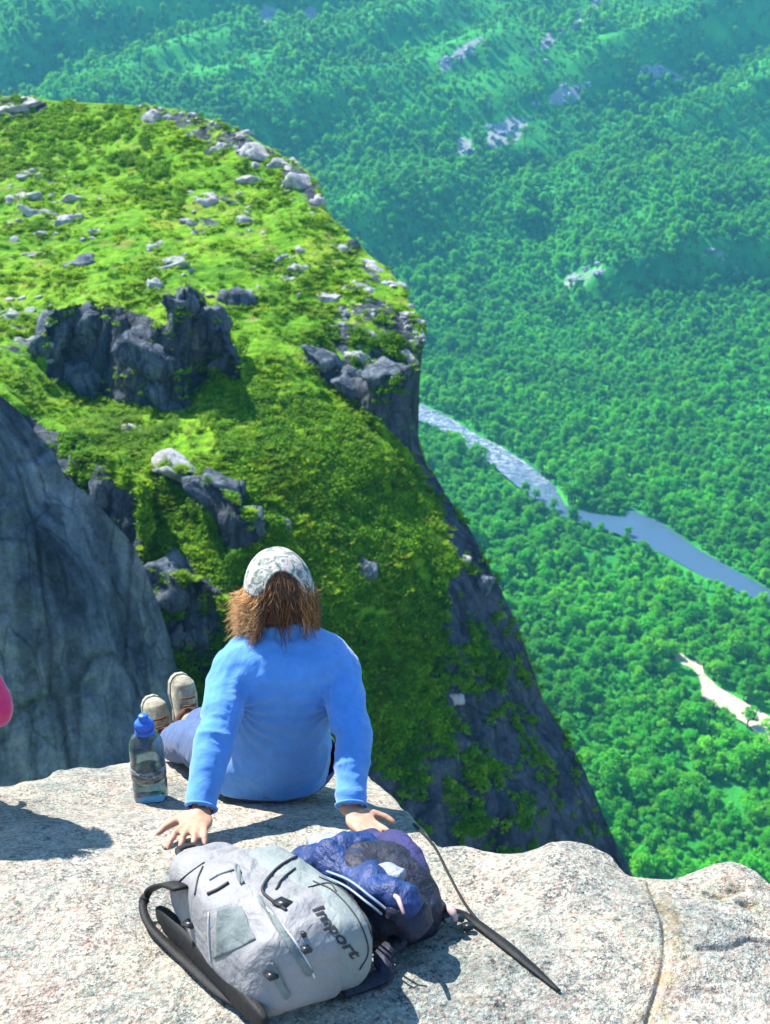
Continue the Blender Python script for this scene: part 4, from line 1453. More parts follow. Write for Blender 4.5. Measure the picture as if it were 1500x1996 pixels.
    # cuffs and neckband stitched to the shirt
    for sd in ('L', 'R'):
        ax = (J['wr' + sd] - J['el' + sd]).normalized(); cx = ax.cross(Vector((0, 0, 1))).normalized(); cy_ = ax.cross(cx)
        c0 = J['wr' + sd] - ax * 0.012
        v, f = tube([c0 + (cx * math.cos(a_) + cy_ * math.sin(a_)) * 0.0365 for a_ in np.linspace(0, 2 * math.pi, 25)], 0.0035, 6, caps=False)
        mesh_obj('cuff', v, f, cloth, shirt)
    # shoes
    for sd in ('L', 'R'):
        an = J['an' + sd]; fd = Vector(J['foot' + sd]).normalized()
        leg = (J['kn' + sd] - an).normalized()
        sole_n = (leg - fd * leg.dot(fd)).normalized()      # from the sole up the shin
        heel = an - sole_n * 0.055 - fd * 0.055
        toe = an - sole_n * 0.060 + fd * 0.158
        x = fd.cross(sole_n).normalized()
        rings = []
        for tq, wd, hg, off in ((0, 0.018, 0.022, 0.022), (0.04, 0.031, 0.048, 0.038), (0.22, 0.035, 0.056, 0.046), (0.45, 0.038, 0.047, 0.036), (0.72, 0.043, 0.040, 0.027), (0.90, 0.038, 0.033, 0.020), (0.97, 0.026, 0.022, 0.012), (1.0, 0.012, 0.010, 0.006)):
            c = heel.lerp(toe, tq) + sole_n * (off + 0.012)
            rings.append((c, x * wd, sole_n * hg))
        up_ = [loft(rings, 20)] + chain([an - sole_n * 0.01 - fd * 0.015, an + leg * 0.045], [0.047, 0.046])
        bt = remesh('hiking_boot', up_, 0.004, bootm[0], root, 4)
        # sole: its own slab under the boot
        V, Fc = [], []
        prof_ = ((0, 0.022), (0.05, 0.031), (0.25, 0.033), (0.45, 0.031), (0.7, 0.041), (0.88, 0.037), (0.96, 0.026), (1.0, 0.012))
        outl = [(heel.lerp(toe, t_ * 1.03 - 0.01), w_) for t_, w_ in prof_]
        loop = [c + x * w_ for c, w_ in outl] + [c - x * w_ for c, w_ in reversed(outl)]
        n_ = len(loop)
        V = [q - sole_n * 0.016 for q in loop] + [q + sole_n * 0.006 for q in loop]
        Fc = [tuple(range(n_)), tuple(range(2 * n_ - 1, n_ - 1, -1))] + [(i, (i + 1) % n_, (i + 1) % n_ + n_, i + n_) for i in range(n_)]
        so = mesh_obj('sole', V, Fc, bootm[1], bt, smooth=False)
        for q in range(5):
            c0 = an + sole_n * (0.068 - q * 0.0105) + fd * (0.002 + q * 0.024)
            v, f = tube([c0 - x * 0.022, c0 + sole_n * 0.008, c0 + x * 0.022], 0.0035, 6)
            mesh_obj('lace', v, f, bootm[2], bt)
        # collar band
        v, f = tube([an + leg * 0.045 + (x * math.cos(a_) + leg.cross(x) * math.sin(a_)) * 0.047 for a_ in np.linspace(0, 2 * math.pi, 17)], 0.013, 8, caps=False)
        mesh_obj('boot_collar', v, f, bootm[2], bt)
    return root, M, A_

X_ = Vector((1, 0, 0))
def ring(u, v, y, hw, hd, lean=0.0, twist=0.0):
    return (P(u, v, y), Vector((hw * math.cos(twist), hw * math.sin(twist), 0)), Vector((-hd * math.sin(twist), hd * math.cos(lean), hd * math.sin(lean))))

def rockp(x, y, lift): return Vector((x, y, slab_z(x, y) + lift))

pel = rockp(-0.31, 2.72, 0.115)
wl = P(390, 1583, 2.30); wr_ = P(684, 1580, 2.33)
hz = slab_hit(350, 1645)
J = dict(
  pelvis=pel,
  torso=[(pel + Vector((0, 0, -0.09)), X_ * 0.11, Vector((0, 0.09, 0))),
         (pel + Vector((0, -0.005, -0.05)), X_ * 0.150, Vector((0, 0.115, 0))),
         (pel + Vector((0.0, -0.005, 0.01)), X_ * 0.155, Vector((0, 0.118, 0))),
         ring(538, 1455, 2.69, 0.136, 0.100), ring(543, 1410, 2.675, 0.126, 0.093), ring(548, 1360, 2.665, 0.135, 0.098),
         ring(553, 1315, 2.655, 0.152, 0.104), ring(557, 1280, 2.65, 0.160, 0.098), ring(557, 1258, 2.65, 0.140, 0.080), ring(555, 1240, 2.655, 0.095, 0.062), ring(553, 1226, 2.66, 0.055, 0.05)],
  shL=P(456, 1300, 2.64), elL=P(421, 1432, 2.46), wrL=wl,
  shR=P(658, 1296, 2.65), elR=P(688, 1430, 2.49), wrR=wr_,
  neck=P(552, 1235, 2.665), head=P(543, 1160, 2.70), look=Vector((-0.28, 0.92, -0.30)),
  hpL=pel + Vector((-0.085, 0.02, -0.01)), hpR=pel + Vector((0.085, 0.02, -0.01)),
)
J['knL'] = rockp(-0.565, 2.985, 0.125); J['anL'] = P(322, 1452, 3.40)
J['knR'] = rockp(-0.46, 3.06, 0.155); J['anR'] = P(366, 1412, 3.42)
J['footL'] = Vector((-0.22, 0.30, 0.93)); J['footR'] = Vector((-0.05, 0.30, 0.95))
tipL = slab_hit(356, 1690, 0.012)
J['handL'] = (tipL - wl + Vector((0, 0, 0.03)), Vector((0, -0.1, 1)), 1, 0.98, 0.34)
tipR = slab_hit(735, 1650, 0.014)
J['handR'] = (tipR - wr_ + Vector((0, 0, 0.02)), Vector((0, 0, 1)), -1, 0.88, 0.3)
blue = mat_cloth('blue_jersey', (0.080, 0.25, 0.60), 0.85, 10, 0.010, 500, 0.4)
denim = mat_cloth('pale_denim', (0.075, 0.115, 0.23), 0.9, 16, 0.010, 600, 0.1, 0.2)
boots = (mat_cloth('suede_boot', (0.27, 0.25, 0.18), 0.9, 40, 0.004, 300, 0.2, 0.6), plain('boot_sole', (0.30, 0.29, 0.23), 0.9, 0.2, 0.2, 60, 0.4), plain('boot_lace', (0.10, 0.05, 0.03), 0.9, 0.2))
root, HM, HA = person('person in blue long sleeved top and patterned cap leaning back on the rock edge', J, blue, denim, boots)

# cap: crown shell with an arched opening at the back, strap and visor
m, nt, b = new_mat('patterned_cap_cloth', 0.85, 0.2)
k = NT(nt); p = wscale(k)
c = k.ramp(k.noise(p, 34, 3, 0.6, 1.2), [(0.38, (0.12, 0.15, 0.14)), (0.47, (0.26, 0.28, 0.24)), (0.55, (0.48, 0.48, 0.43)), (0.62, (0.42, 0.24, 0.27)), (0.70, (0.48, 0.46, 0.42))])
c2 = k.ramp(k.voro(p, 46), [(0.20, (0.35, 0.40, 0.38)), (0.30, (1, 1, 1))])
k.l(k.mix(0.8, c, c2, 'MULTIPLY'), b.inputs['Base Color'])
k.bump(k.noise(p, 120, 3), 0.4, 0.003, b)
cap_mat = m
capc = J['head']
def capshell(r, th0, th1, phi_range, arch):
    V, Fc = [], []
    nt_, np_ = 40, 96
    idx = {}
    for i in range(nt_ + 1):
        for j in range(np_):
            ph = 2 * math.pi * j / np_            # 0 = forward (face)
            back = math.exp(-((abs(((ph - math.pi + math.pi) % (2 * math.pi)) - math.pi)) / 0.01) ** 2)
            dph = abs(((ph - math.pi) + math.pi) % (2 * math.pi) - math.pi)
            lim = th1
            if dph < arch[0]:
                lim = th1 - arch[1] * math.sqrt(max(0, 1 - (dph / arch[0]) ** 2))
            th = th0 + (lim - th0) * i / nt_
            x = math.sin(th) * math.sin(ph) * r[0]; y = math.sin(th) * math.cos(ph) * r[1]; z = math.cos(th) * r[2]
            th += 0.20 * math.sin(ph) * (i / nt_) ** 2
            x = math.sin(th) * math.sin(ph) * r[0]; y = math.sin(th) * math.cos(ph) * r[1]; z = math.cos(th) * r[2]
            w = 1 + 0.012 * math.cos(6 * ph) * math.sin(th)
            V.append(HA(0, 0, 0) + (HM @ Vector((x * w, y * w - 0.008, z * w + 0.012))))
    for i in range(nt_):
        for j in range(np_):
            a = i * np_ + j; b_ = i * np_ + (j + 1) % np_
            Fc.append((a, a + np_, b_ + np_, b_))
    return V, Fc
v, f = capshell((0.084, 0.103, 0.108), 0.02, 1.66, None, (0.66, 0.74))
cap = mesh_obj('cap', v, f, cap_mat, root)
s = cap.modifiers.new('thickness', 'SOLIDIFY'); s.thickness = 0.003
# rim binding of the arch
rim = []
for a in np.linspace(-0.66, 0.66, 31):
    th = 1.66 - 0.74 * math.sqrt(max(0, 1 - (a / 0.66) ** 2)); ph = math.pi + a; th += 0.20 * math.sin(ph)
    rim.append(HA(0, 0, 0) + HM @ Vector((math.sin(th) * math.sin(ph) * 0.0855, math.sin(th) * math.cos(ph) * 0.1045 - 0.008, math.cos(th) * 0.1095 + 0.012)))
v, f = tube(rim, 0.0032, 6)
mesh_obj('cap_rim', v, f, cap_mat, cap)
V = []; nA, nB = 21, 8
for i in range(nB):
    for j in range(nA):
        a = -1.05 + 2.1 * j / (nA - 1); r_ = i / (nB - 1)
        ext = 0.075 * r_ * math.cos(a * 0.9)
        V.append(HA(0, 0, 0) + HM @ Vector((math.sin(a) * (0.090 + ext * 0.15), math.cos(a) * 0.100 + ext, 0.020 - 0.018 * r_ - 0.022 * (a / 1.05) ** 2 * (0.4 + r_))))
vis_ = mesh_obj('cap_visor', V, grid_faces(nB, nA), cap_mat, cap)
s = vis_.modifiers.new('thickness', 'SOLIDIFY'); s.thickness = 0.004

# hair: many fine locks from under the cap, blown to the left
m, nt, b = new_mat('auburn_hair', 0.5, 0.4)
k = NT(nt)
sh_ = k.attr('shade')
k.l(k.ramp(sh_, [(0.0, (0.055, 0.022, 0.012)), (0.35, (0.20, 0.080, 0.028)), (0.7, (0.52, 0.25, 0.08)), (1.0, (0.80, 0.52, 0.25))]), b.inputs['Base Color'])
hair_mat = m
hr = np.random.default_rng(77)
HV, HF, HS = [], [], []
def addlock(pts, r0, shade):
    v, f = tube(pts, [r0 * (1 - 0.8 * i / (len(pts) - 1)) for i in range(len(pts))], 4, caps=False)
    o = len(HV); HV.extend(v); HF.extend([tuple(q + o for q in ff) for ff in f]); HS.extend([shade] * len(v))
for i in range(4200):
    ph = math.pi + hr.uniform(-2.15, 2.15)
    a = ph - math.pi                                   # negative: one side, positive the other
    th = hr.uniform(0.60, 1.55) if abs(a) < 0.7 else hr.uniform(1.35, 1.75)
    q0 = Vector((math.sin(th) * math.sin(ph) * 0.076, math.sin(th) * math.cos(ph) * 0.092 - 0.008, math.cos(th) * 0.096 + 0.012))
    if abs(a) < 0.85: q0 = Vector((q0.x * 1.08, -0.008 + (q0.y + 0.008) * 1.115, 0.012 + (q0.z - 0.012) * 1.11))
    ln = hr.uniform(0.05, 0.135) * (1 + 0.25 * math.sin(a * 9)) - 0.012 * abs(a)
    if hr.random() < 0.15: ln *= 1.2
    # world directions: down, outwards, and to photo-left
    out = HM @ Vector((q0.x, q0.y, 0)).normalized()
    w0 = HA(0, 0, 0) + HM @ q0
    wx = w0.x - J['head'].x
    blow = Vector((-0.55 if wx < 0.0 else 0.12, 0.0, 0.0)) * hr.uniform(0.1, 0.7) * (1 if wx < -0.02 else 0.4)
    wav = hr.uniform(0, 6.28); wamp = hr.uniform(0.004, 0.017)
    pts_ = []
    nseg = 8
    for s_ in range(nseg):
        t_ = s_ / (nseg - 1)
        q = w0 + Vector((0, 0, -1)) * ln * t_ + out * (0.014 * math.sin(min(1, t_ * 1.4) * 2.2) + hr.uniform(-0.004, 0.004) * t_) + blow * 0.075 * t_ * t_
        q = q + Vector((math.sin(wav + t_ * 7), math.cos(wav * 1.7 + t_ * 6), 0)) * wamp * t_
        if t_ > 0.75: q = q + Vector((-0.3 if wx < 0 else 0.3, 0, 0.9)) * 0.02 * (t_ - 0.75) * 4 * (0.5 + 0.5 * math.sin(wav * 3))
        pts_.append(q)
    base = 0.78 if wx < -0.035 else (0.12 if (q0.z > -0.02 or hr.random() < 0.6) and wx < 0.05 else 0.42)  # sunlit left locks paler, cap opening dark: light and shade set in hair colour
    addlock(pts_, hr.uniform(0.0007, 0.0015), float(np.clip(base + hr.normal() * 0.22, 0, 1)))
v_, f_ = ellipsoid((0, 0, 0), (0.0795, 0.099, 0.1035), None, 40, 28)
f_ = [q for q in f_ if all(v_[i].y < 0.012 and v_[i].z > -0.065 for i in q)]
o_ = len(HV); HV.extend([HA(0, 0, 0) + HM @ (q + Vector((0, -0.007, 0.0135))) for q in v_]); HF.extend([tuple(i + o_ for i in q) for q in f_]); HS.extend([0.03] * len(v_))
for i in range(150):   # loose wisps on the left
    w0 = J['head'] + Vector((hr.uniform(-0.095, -0.06), hr.uniform(-0.05, 0.02), hr.uniform(-0.09, 0.02)))
    d = Vector((-1, hr.uniform(-0.4, 0.4), hr.uniform(-0.7, 0.25))).normalized()
    pts_ = [w0 + d * 0.055 * t_ + Vector((0, 0, -0.03 * t_ * t_)) for t_ in np.linspace(0, hr.uniform(0.4, 1.1), 6)]
    addlock(pts_, 0.0009, float(hr.uniform(0.5, 1.0)))
hair = mesh_obj('hair', HV, HF, hair_mat, root)
set_attr(hair, 'shade', HS)

# ------------------------------------------------------------------ second person, almost wholly outside the left edge
px, py = -1.185, 2.50
pel2 = rockp(px, py, 0.115)
def off(q, dx, dy, dz): return q + Vector((dx, dy, dz))
J2 = dict(
  pelvis=pel2,
  torso=[(off(pel2, 0, 0, -0.09), X_ * 0.12, Vector((0, 0.10, 0))), (off(pel2, 0, 0, 0.0), X_ * 0.165, Vector((0, 0.12, 0))),
         (off(pel2, 0, 0.0, 0.12), X_ * 0.140, Vector((0, 0.105, 0))), (off(pel2, 0, 0.02, 0.22), X_ * 0.145, Vector((0, 0.105, 0))),
         (off(pel2, 0, 0.04, 0.33), X_ * 0.165, Vector((0, 0.105, 0))), (off(pel2, 0, 0.06, 0.42), X_ * 0.165, Vector((0, 0.09, 0))), (off(pel2, 0, 0.07, 0.47), X_ * 0.07, Vector((0, 0.055, 0)))],
  shL=off(pel2, -0.165, 0.05, 0.385), elL=off(pel2, -0.25, 0.14, 0.14), wrL=off(pel2, -0.22, 0.34, 0.12),
  shR=off(pel2, 0.160, 0.05, 0.375), elR=off(pel2, 0.235, 0.02, 0.165), wrR=off(pel2, 0.05, 0.22, 0.11),
  neck=off(pel2, 0, 0.08, 0.475), head=off(pel2, 0, 0.13, 0.60), look=Vector((0.1, 0.95, -0.15)),
  hpL=off(pel2, -0.09, 0.02, -0.01), hpR=off(pel2, 0.09, 0.02, -0.01),
  knL=off(pel2, -0.30, 0.32, 0.04), knR=off(pel2, -0.12, 0.36, 0.03), anL=off(pel2, -0.34, 0.62, -0.22), anR=off(pel2, -0.20, 0.66, -0.24),
  footL=Vector((-0.1, 0.55, 0.6)), footR=Vector((0.1, 0.55, 0.6)),
)
J2['handL'] = (Vector((0.7, 0.5, -0.1)), Vector((0, 0.2, 1)), -1, 0.95, 0.3)
J2['handR'] = (Vector((-0.7, 0.5, -0.1)), Vector((0, 0.2, 1)), 1, 0.95, 0.3)
pink = mat_cloth('pink_jersey', (0.65, 0.035, 0.13), 0.8, 14, 0.004, 500, 0.4)
brown = mat_cloth('brown_trousers', (0.10, 0.06, 0.045), 0.9, 14, 0.006)
root2, HM2, HA2 = person('person in a bright pink top sitting at the left edge, only an elbow showing', J2, pink, brown, boots)
HV, HF, HS = [], [], []
for i in range(700):
    ph = hr.uniform(0, 6.28); th = hr.uniform(0.0, 1.6)
    if math.cos(ph) > 0.55 and th > 0.8: continue
    q0 = Vector((math.sin(th) * math.sin(ph) * 0.078, math.sin(th) * math.cos(ph) * 0.096 - 0.008, math.cos(th) * 0.094 + 0.022))
    w0 = HA2(0, 0, 0) + HM2 @ q0
    out = (HM2 @ q0).normalized()
    dn = (Vector((0, 0, -1)) + out * out.z).normalized() if out.z < 0.99 else Vector((0, -1, 0))
    pts_ = [w0 + dn * t_ * 0.09 + out * 0.006 * math.sin(3 * t_) for t_ in np.linspace(0, 1, 5)]
    v, f = tube(pts_, 0.004, 4, caps=False)
    o_ = len(HV); HV += v; HF += [tuple(q + o_ for q in ff) for ff in f]; HS += [float(hr.uniform(0, 0.4))] * len(v)
hair2 = mesh_obj('hair', HV, HF, hair_mat, root2); set_attr(hair2, 'shade', HS)

# ================================================================== BOTTLE
bp = slab_hit(290, 1562); bp.y += 0.03; bp.z = slab_z(bp.x, bp.y)
bt = empty('water_bottle', bp, 'clear plastic water bottle with a blue cap standing beside the sitting person', 'bottle')
def lathe(prof_, c, seg=40, close=False):
    V = [Vector(c) + Vector((r * math.cos(2 * math.pi * j / seg), r * math.sin(2 * math.pi * j / seg), z)) for r, z in prof_ for j in range(seg)]
    Fc = [tuple(q) for q in grid_faces(len(prof_), seg, True)]
    return V, Fc
m, nt, b = new_mat('clear_plastic', 0.06, 0.5)
b.inputs['Base Color'].default_value = (0.42, 0.56, 0.62, 1)
b.inputs['Transmission Weight'].default_value = 0.92
b.inputs['IOR'].default_value = 1.35
k = NT(nt); k.bump(k.noise(wscale(k), 60, 2), 0.15, 0.002, b)
plastic = m
prof_ = [(0.001, 0.006), (0.030, 0.0), (0.043, 0.004), (0.046, 0.015), (0.046, 0.060), (0.0445, 0.066), (0.0445, 0.072), (0.046, 0.078), (0.046, 0.120), (0.0440, 0.128), (0.046, 0.136), (0.046, 0.165), (0.044, 0.185), (0.036, 0.203), (0.024, 0.214), (0.021, 0.218), (0.021, 0.228)]
inner = [(max(0.0005, r - 0.0022), z + (0.002 if z < 0.21 else 0)) for r, z in prof_][::-1]
v, f = lathe(prof_ + inner, bp)
mesh_obj('bottle_body', v, f, plastic, bt)
m, nt, b = new_mat('bottle_water', 0.0, 0.5)
b.inputs['Base Color'].default_value = (0.72, 0.86, 0.86, 1); b.inputs['Transmission Weight'].default_value = 1.0; b.inputs['IOR'].default_value = 1.33
v, f = lathe([(0.0005, 0.0100), (0.028, 0.0050), (0.0415, 0.008), (0.0432, 0.018), (0.0432, 0.058), (0.0418, 0.066), (0.0418, 0.072), (0.0432, 0.080), (0.0432, 0.096), (0.0005, 0.096)], bp)
mesh_obj('water', v, f, m, bt)
capb = plain('blue_cap_plastic', (0.03, 0.13, 0.55), 0.35, 0.5, 0.1)
v, f = lathe([(0.0005, 0.226), (0.0245, 0.226), (0.0245, 0.247), (0.021, 0.252), (0.014, 0.254), (0.013, 0.262), (0.0135, 0.268), (0.009, 0.272), (0.0005, 0.272)], bp)
cp = mesh_obj('cap', v, f, capb, bt)
for i in range(24):
    a = 2 * math.pi * i / 24
    q = bp + Vector((math.cos(a) * 0.0247, math.sin(a) * 0.0247, 0))
rb = []
for i in range(24):
    a = 2 * math.pi * i / 24
    q = bp + Vector((math.cos(a) * 0.0248, math.sin(a) * 0.0248, 0))
    rb.append(tube([q + Vector((0, 0, 0.228)), q + Vector((0, 0, 0.246))], 0.001, 4))
v, f = join(rb); rbo = mesh_obj('grip_ribs', v, f, capb, cp); rbo['kind'] = 'stuff'
v, f = lathe([(0.0236, 0.216), (0.026, 0.218), (0.026, 0.223), (0.0236, 0.225)], bp)
mesh_obj('neck_ring', v, f, capb, bt)
lab, nt, b = new_mat('bottle_label', 0.5, 0.3)
k = NT(nt); p = wscale(k)
k.l(k.ramp(k.noise(k.mapped(p, (1, 1, 2.2)), 55, 3, 0.6), [(0.42, (0.06, 0.08, 0.08)), (0.50, (0.16, 0.18, 0.18)), (0.62, (0.34, 0.35, 0.34))]), b.inputs['Base Color'])
V = []
for z in (0.082, 0.118):
    for a in np.linspace(R(-215), R(5), 30):
        V.append(bp + Vector((math.cos(a) * 0.0468, math.sin(a) * 0.0468, z)))
lb = mesh_obj('label', V, grid_faces(2, 30), lab, bt)
sl_ = lb.modifiers.new('thickness', 'SOLIDIFY'); sl_.thickness = 0.0006

# ================================================================== GREY BACKPACK
def mat_nylon(name, col, rough=0.55, fold=8, fd=0.012, var=0.10):
    m, nt, b = new_mat(name, rough, 0.35)
    k = NT(nt); p = wscale(k)
    n = k.noise(p, fold, 4, 0.55, 1.2)
    n2 = k.noise(k.mapped(p, (1.6, 1, 1)), fold * 3.2, 3, 0.6, 0.6)
    lo = tuple(c * (1 - var) for c in col); hi = tuple(min(1, c * (1 + var)) for c in col)
    k.l(k.ramp(k.noise(p, 18, 4, 0.7), [(0.3, lo), (0.7, hi)]), b.inputs['Base Color'])
    h = k.math('ADD', k.math('ADD', n, k.math('MULTIPLY', n2, 0.35)), k.math('MULTIPLY', k.voro(p, 420), 0.02))
    k.bump(h, 0.9, fd, b)
    return m
grey = mat_nylon('grey_nylon', (0.225, 0.218, 0.222), 0.6, 9, 0.014)
greyd = mat_nylon('grey_green_nylon', (0.19, 0.215, 0.21), 0.6, 9, 0.012)
blackn = mat_nylon('black_webbing', (0.008, 0.008, 0.009), 0.7, 30, 0.003)
pipe = plain('dark_piping', (0.025, 0.025, 0.03), 0.6, 0.3)
buck = plain('black_plastic', (0.015, 0.015, 0.018), 0.35, 0.5)
pale_pipe = plain('pale_piping', (0.55, 0.55, 0.55), 0.6, 0.3)

def soft_box(c, ax, half, ex=0.5, nu=110, nv=70, fn=None):
    """super-ellipsoid with axes ax (3 unit vectors), returns verts array and faces"""
    a = np.linspace(0, 2 * np.pi, nu, endpoint=False); b_ = np.linspace(-np.pi / 2, np.pi / 2, nv)
    Bv, Av = np.meshgrid(b_, a, indexing='ij')
    sg = lambda x, e: np.sign(x) * np.abs(x) ** e
    x = sg(np.cos(Bv), ex) * sg(np.cos(Av), ex); y = sg(np.cos(Bv), ex) * sg(np.sin(Av), ex); z = sg(np.sin(Bv), ex)
    L = np.stack([x, y, z], -1)
    if fn is not None: L = fn(L)
    M_ = np.array([list(q) for q in ax])
    W_ = np.array(c) + (L * np.array(half)) @ M_
    return W_.reshape(-1, 3), grid_faces(nv, nu, True)

def bvh_of(objs):
    V, Fc = [], []
    for o in objs:
        o_ = len(V)
        V += [o.matrix_world @ v.co for v in o.data.vertices]
        Fc += [tuple(i + o_ for i in p.vertices) for p in o.data.polygons]
    return BVHTree.FromPolygons(V, Fc)
def onto(bvh, u, v, lift=0.0):
    """point on a thing's surface seen at photo position (u, v)"""
    d = Vector([float(q) for q in raydir(u, v)]).normalized()
    h = bvh.ray_cast(Vector((0, 0, CAMZ)), d)
    if h[0] is None: return None
    n = h[1] if h[1].dot(d) < 0 else -h[1]
    return h[0] + n * lift

gt = slab_hit(392, 1696, 0.10); gb = slab_hit(602, 1886, 0.10)
# the bag's own axes on the sloping rock
nrm_s = Vector((0, 0.30, 0.954))
ga = (gb - gt).normalized()
gn = (nrm_s - ga * nrm_s.dot(ga)).normalized()
gbx = gn.cross(ga).normalized()
if gbx.x < 0: gbx = -gbx
gc = gt.lerp(gb, 0.5)
glen = (gb - gt).length / 2 + 0.030
def gfn(L):
    L = L.copy()
    t = L[..., 0]                         # -1 top of the bag, +1 bottom
    tap = 1 - 0.16 * sstep(0.2, -1.0, t) + 0.02 * np.sin(3 * t)
    L[..., 1] *= tap; L[..., 2] *= (1 - 0.30 * sstep(0.3, -1.0, t))
    L[..., 0] *= 1 - 0.06 * L[..., 1] ** 2
    return L
gv, gf = soft_box(gc, (ga, gbx, gn), (glen, 0.108, 0.092), 0.50, fn=gfn)
def dents(V, list_):
    V = V.copy()
    for c, r_, d_ in list_:
        e = np.linalg.norm(V - np.array(c), axis=1)
        V = V - np.array(gn)[None] * (d_ * np.exp(-(e / r_) ** 2))[:, None]
    return V
tmp = BVHTree.FromPolygons([Vector(q) for q in gv], [tuple(int(i) for i in q) for q in gf])
dl = []
for u, v, r_, d_ in ((462, 1822, 0.055, 0.034), (440, 1790, 0.03, 0.012), (420, 1740, 0.03, 0.010), (500, 1775, 0.03, -0.012), (560, 1900, 0.04, 0.012), (450, 1690, 0.04, -0.008), (395, 1770, 0.025, -0.012), (520, 1860, 0.03, -0.012)):
    h = onto(tmp, u, v)
    if h: dl.append((h, r_, d_))
gv = dents(gv, dl)
sgv = np.stack([(gv - np.array(gc)) @ np.array(a_) for a_ in (ga, gbx, gn)], -1)
gv = gv + np.array(gn) * (0.007 * fbm(gv, 0.07, 3, 401) + 0.006 * (ridged(gv * np.array([1, 0.5, 1]), 0.075, 4, 403) - 0.4) + 0.004 * np.sin(sgv[:, 0] * 120 + 40 * sgv[:, 1]) * np.exp(-((sgv[:, 1] - 0.01) / 0.03) ** 2))[:, None]
pk = empty('backpack', gc - gn * 0.1, 'grey backpack with a front pocket lying on the rock, black straps along its edge', 'backpack')
body = mesh_obj('main_compartment', gv, gf, grey, pk)
# front pocket compartment: fuller, to the upper right of the zip line
pc = gc + gbx * 0.076 + ga * 0.055 + gn * 0.008
def pfn(L):
    L = L.copy()
    L[..., 1] *= 1 - 0.10 * L[..., 0] ** 2
    L[..., 2] *= 1 - 0.22 * sstep(0.1, 1.0, L[..., 1])
    return L
pv, pf = soft_box(pc, (ga, gbx, gn), (glen * 0.78, 0.068, 0.084), 0.55, fn=pfn)
pv = pv + np.array(gn) * (0.005 * fbm(pv, 0.06, 3, 402) + 0.005 * (ridged(pv * np.array([1, 0.6, 1]), 0.06, 4, 404) - 0.4))[:, None]
pocket = mesh_obj('front_pocket', pv, pf, greyd, pk)
gb_all = bvh_of([body, pocket])
def on_path(bvh, pts, n, lift, r, name, mat, parent, seg=6, flat=1.0):
    q = [onto(bvh, a[0], a[1], lift) for a in smooth_path(pts, n)]
    q = [p_ for p_ in q if p_ is not None]
    if len(q) < 3: return None
    out = [q[0]]
    for p_ in q[1:]:
        if (p_ - out[-1]).length < 0.09: out.append(p_)
    v, f = tube(out, r, seg, True, flat)
    return mesh_obj(name, v, f, mat, parent)
on_path(gb_all, [(596, 1662), (545, 1690), (516, 1722), (512, 1740), (530, 1757), (558, 1776)], 30, 0.002, 0.0030, 'zip', pipe, body)
on_path(gb_all, [(575, 1694), (548, 1716), (538, 1735)], 12, 0.002, 0.0020, 'zip', pipe, body)
on_path(gb_all, [(500, 1752), (535, 1788), (570, 1830), (598, 1875), (612, 1905)], 30, 0.001, 0.0020, 'seam_piping', pale_pipe, body)
on_path(gb_all, [(520, 1772), (555, 1815), (585, 1865), (600, 1900)], 24, 0.001, 0.0014, 'seam_piping', pipe, body)
on_path(gb_all, [(610, 1718), (650, 1738), (690, 1782), (712, 1826), (716, 1860), (700, 1890)], 30, 0.001, 0.0014, 'seam_piping', pipe, pocket)
on_path(gb_all, [(622, 1710), (664, 1732), (704, 1778), (724, 1826), (727, 1858)], 30, 0.001, 0.0014, 'seam_piping', pipe, pocket)
on_path(gb_all, [(600, 1730), (640, 1722), (655, 1738)], 12, 0.001, 0.0013, 'seam_piping', pipe, pocket)
on_path(gb_all, [(405, 1744), (425, 1735), (446, 1722)], 10, 0.002, 0.0034, 'fold_strap', pipe, body)
on_path(gb_all, [(408, 1716), (430, 1704), (455, 1696)], 10, 0.001, 0.0028, 'fold_strap', greyd, body)
on_path(gb_all, [(395, 1690), (386, 1712), (380, 1745)], 12, 0.001, 0.0018, 'seam_piping', pipe, body)
on_path(gb_all, [(345, 1722), (372, 1700), (398, 1682)], 12, 0.001, 0.0018, 'seam_piping', pipe, body)
on_path(gb_all, [(408, 1778), (408, 1830), (412, 1878)], 14, 0.002, 0.0014, 'seam_piping', pale_pipe, body)
def plate(c, a, b_, n, ha, hb, th, name, mat, parent):
    bm = bmesh.new()
    M_ = Matrix((a, b_, n)).transposed().to_4x4(); M_.translation = c
    bmesh.ops.create_cube(bm, size=1, matrix=M_ @ Matrix.Diagonal((ha * 2, hb * 2, th, 1)))
    bmesh.ops.bevel(bm, geom=bm.edges[:], offset=min(ha, hb, th) * 0.3, segments=2, affect='EDGES')
    return bm_obj(name, bm, mat, parent)
for u, v, s_, nm, ro in ((551, 1763, 0.013, 'buckle', 0.3), (594, 1850, 0.009, 'lash_tab', 0.0), (529, 1899, 0.010, 'lash_tab', 0.0), (372, 1800, 0.011, 'buckle', 0.5), (590, 1822, 0.004, 'lash_tab', 0.0)):
    h = onto(gb_all, u, v, 0.003)
    if h is None: continue
    a2 = (ga * math.cos(ro) + gbx * math.sin(ro)); b2 = gn.cross(a2)
    plate(h, a2, b2, gn, s_ * 1.25, s_, 0.008, nm, buck, pk)
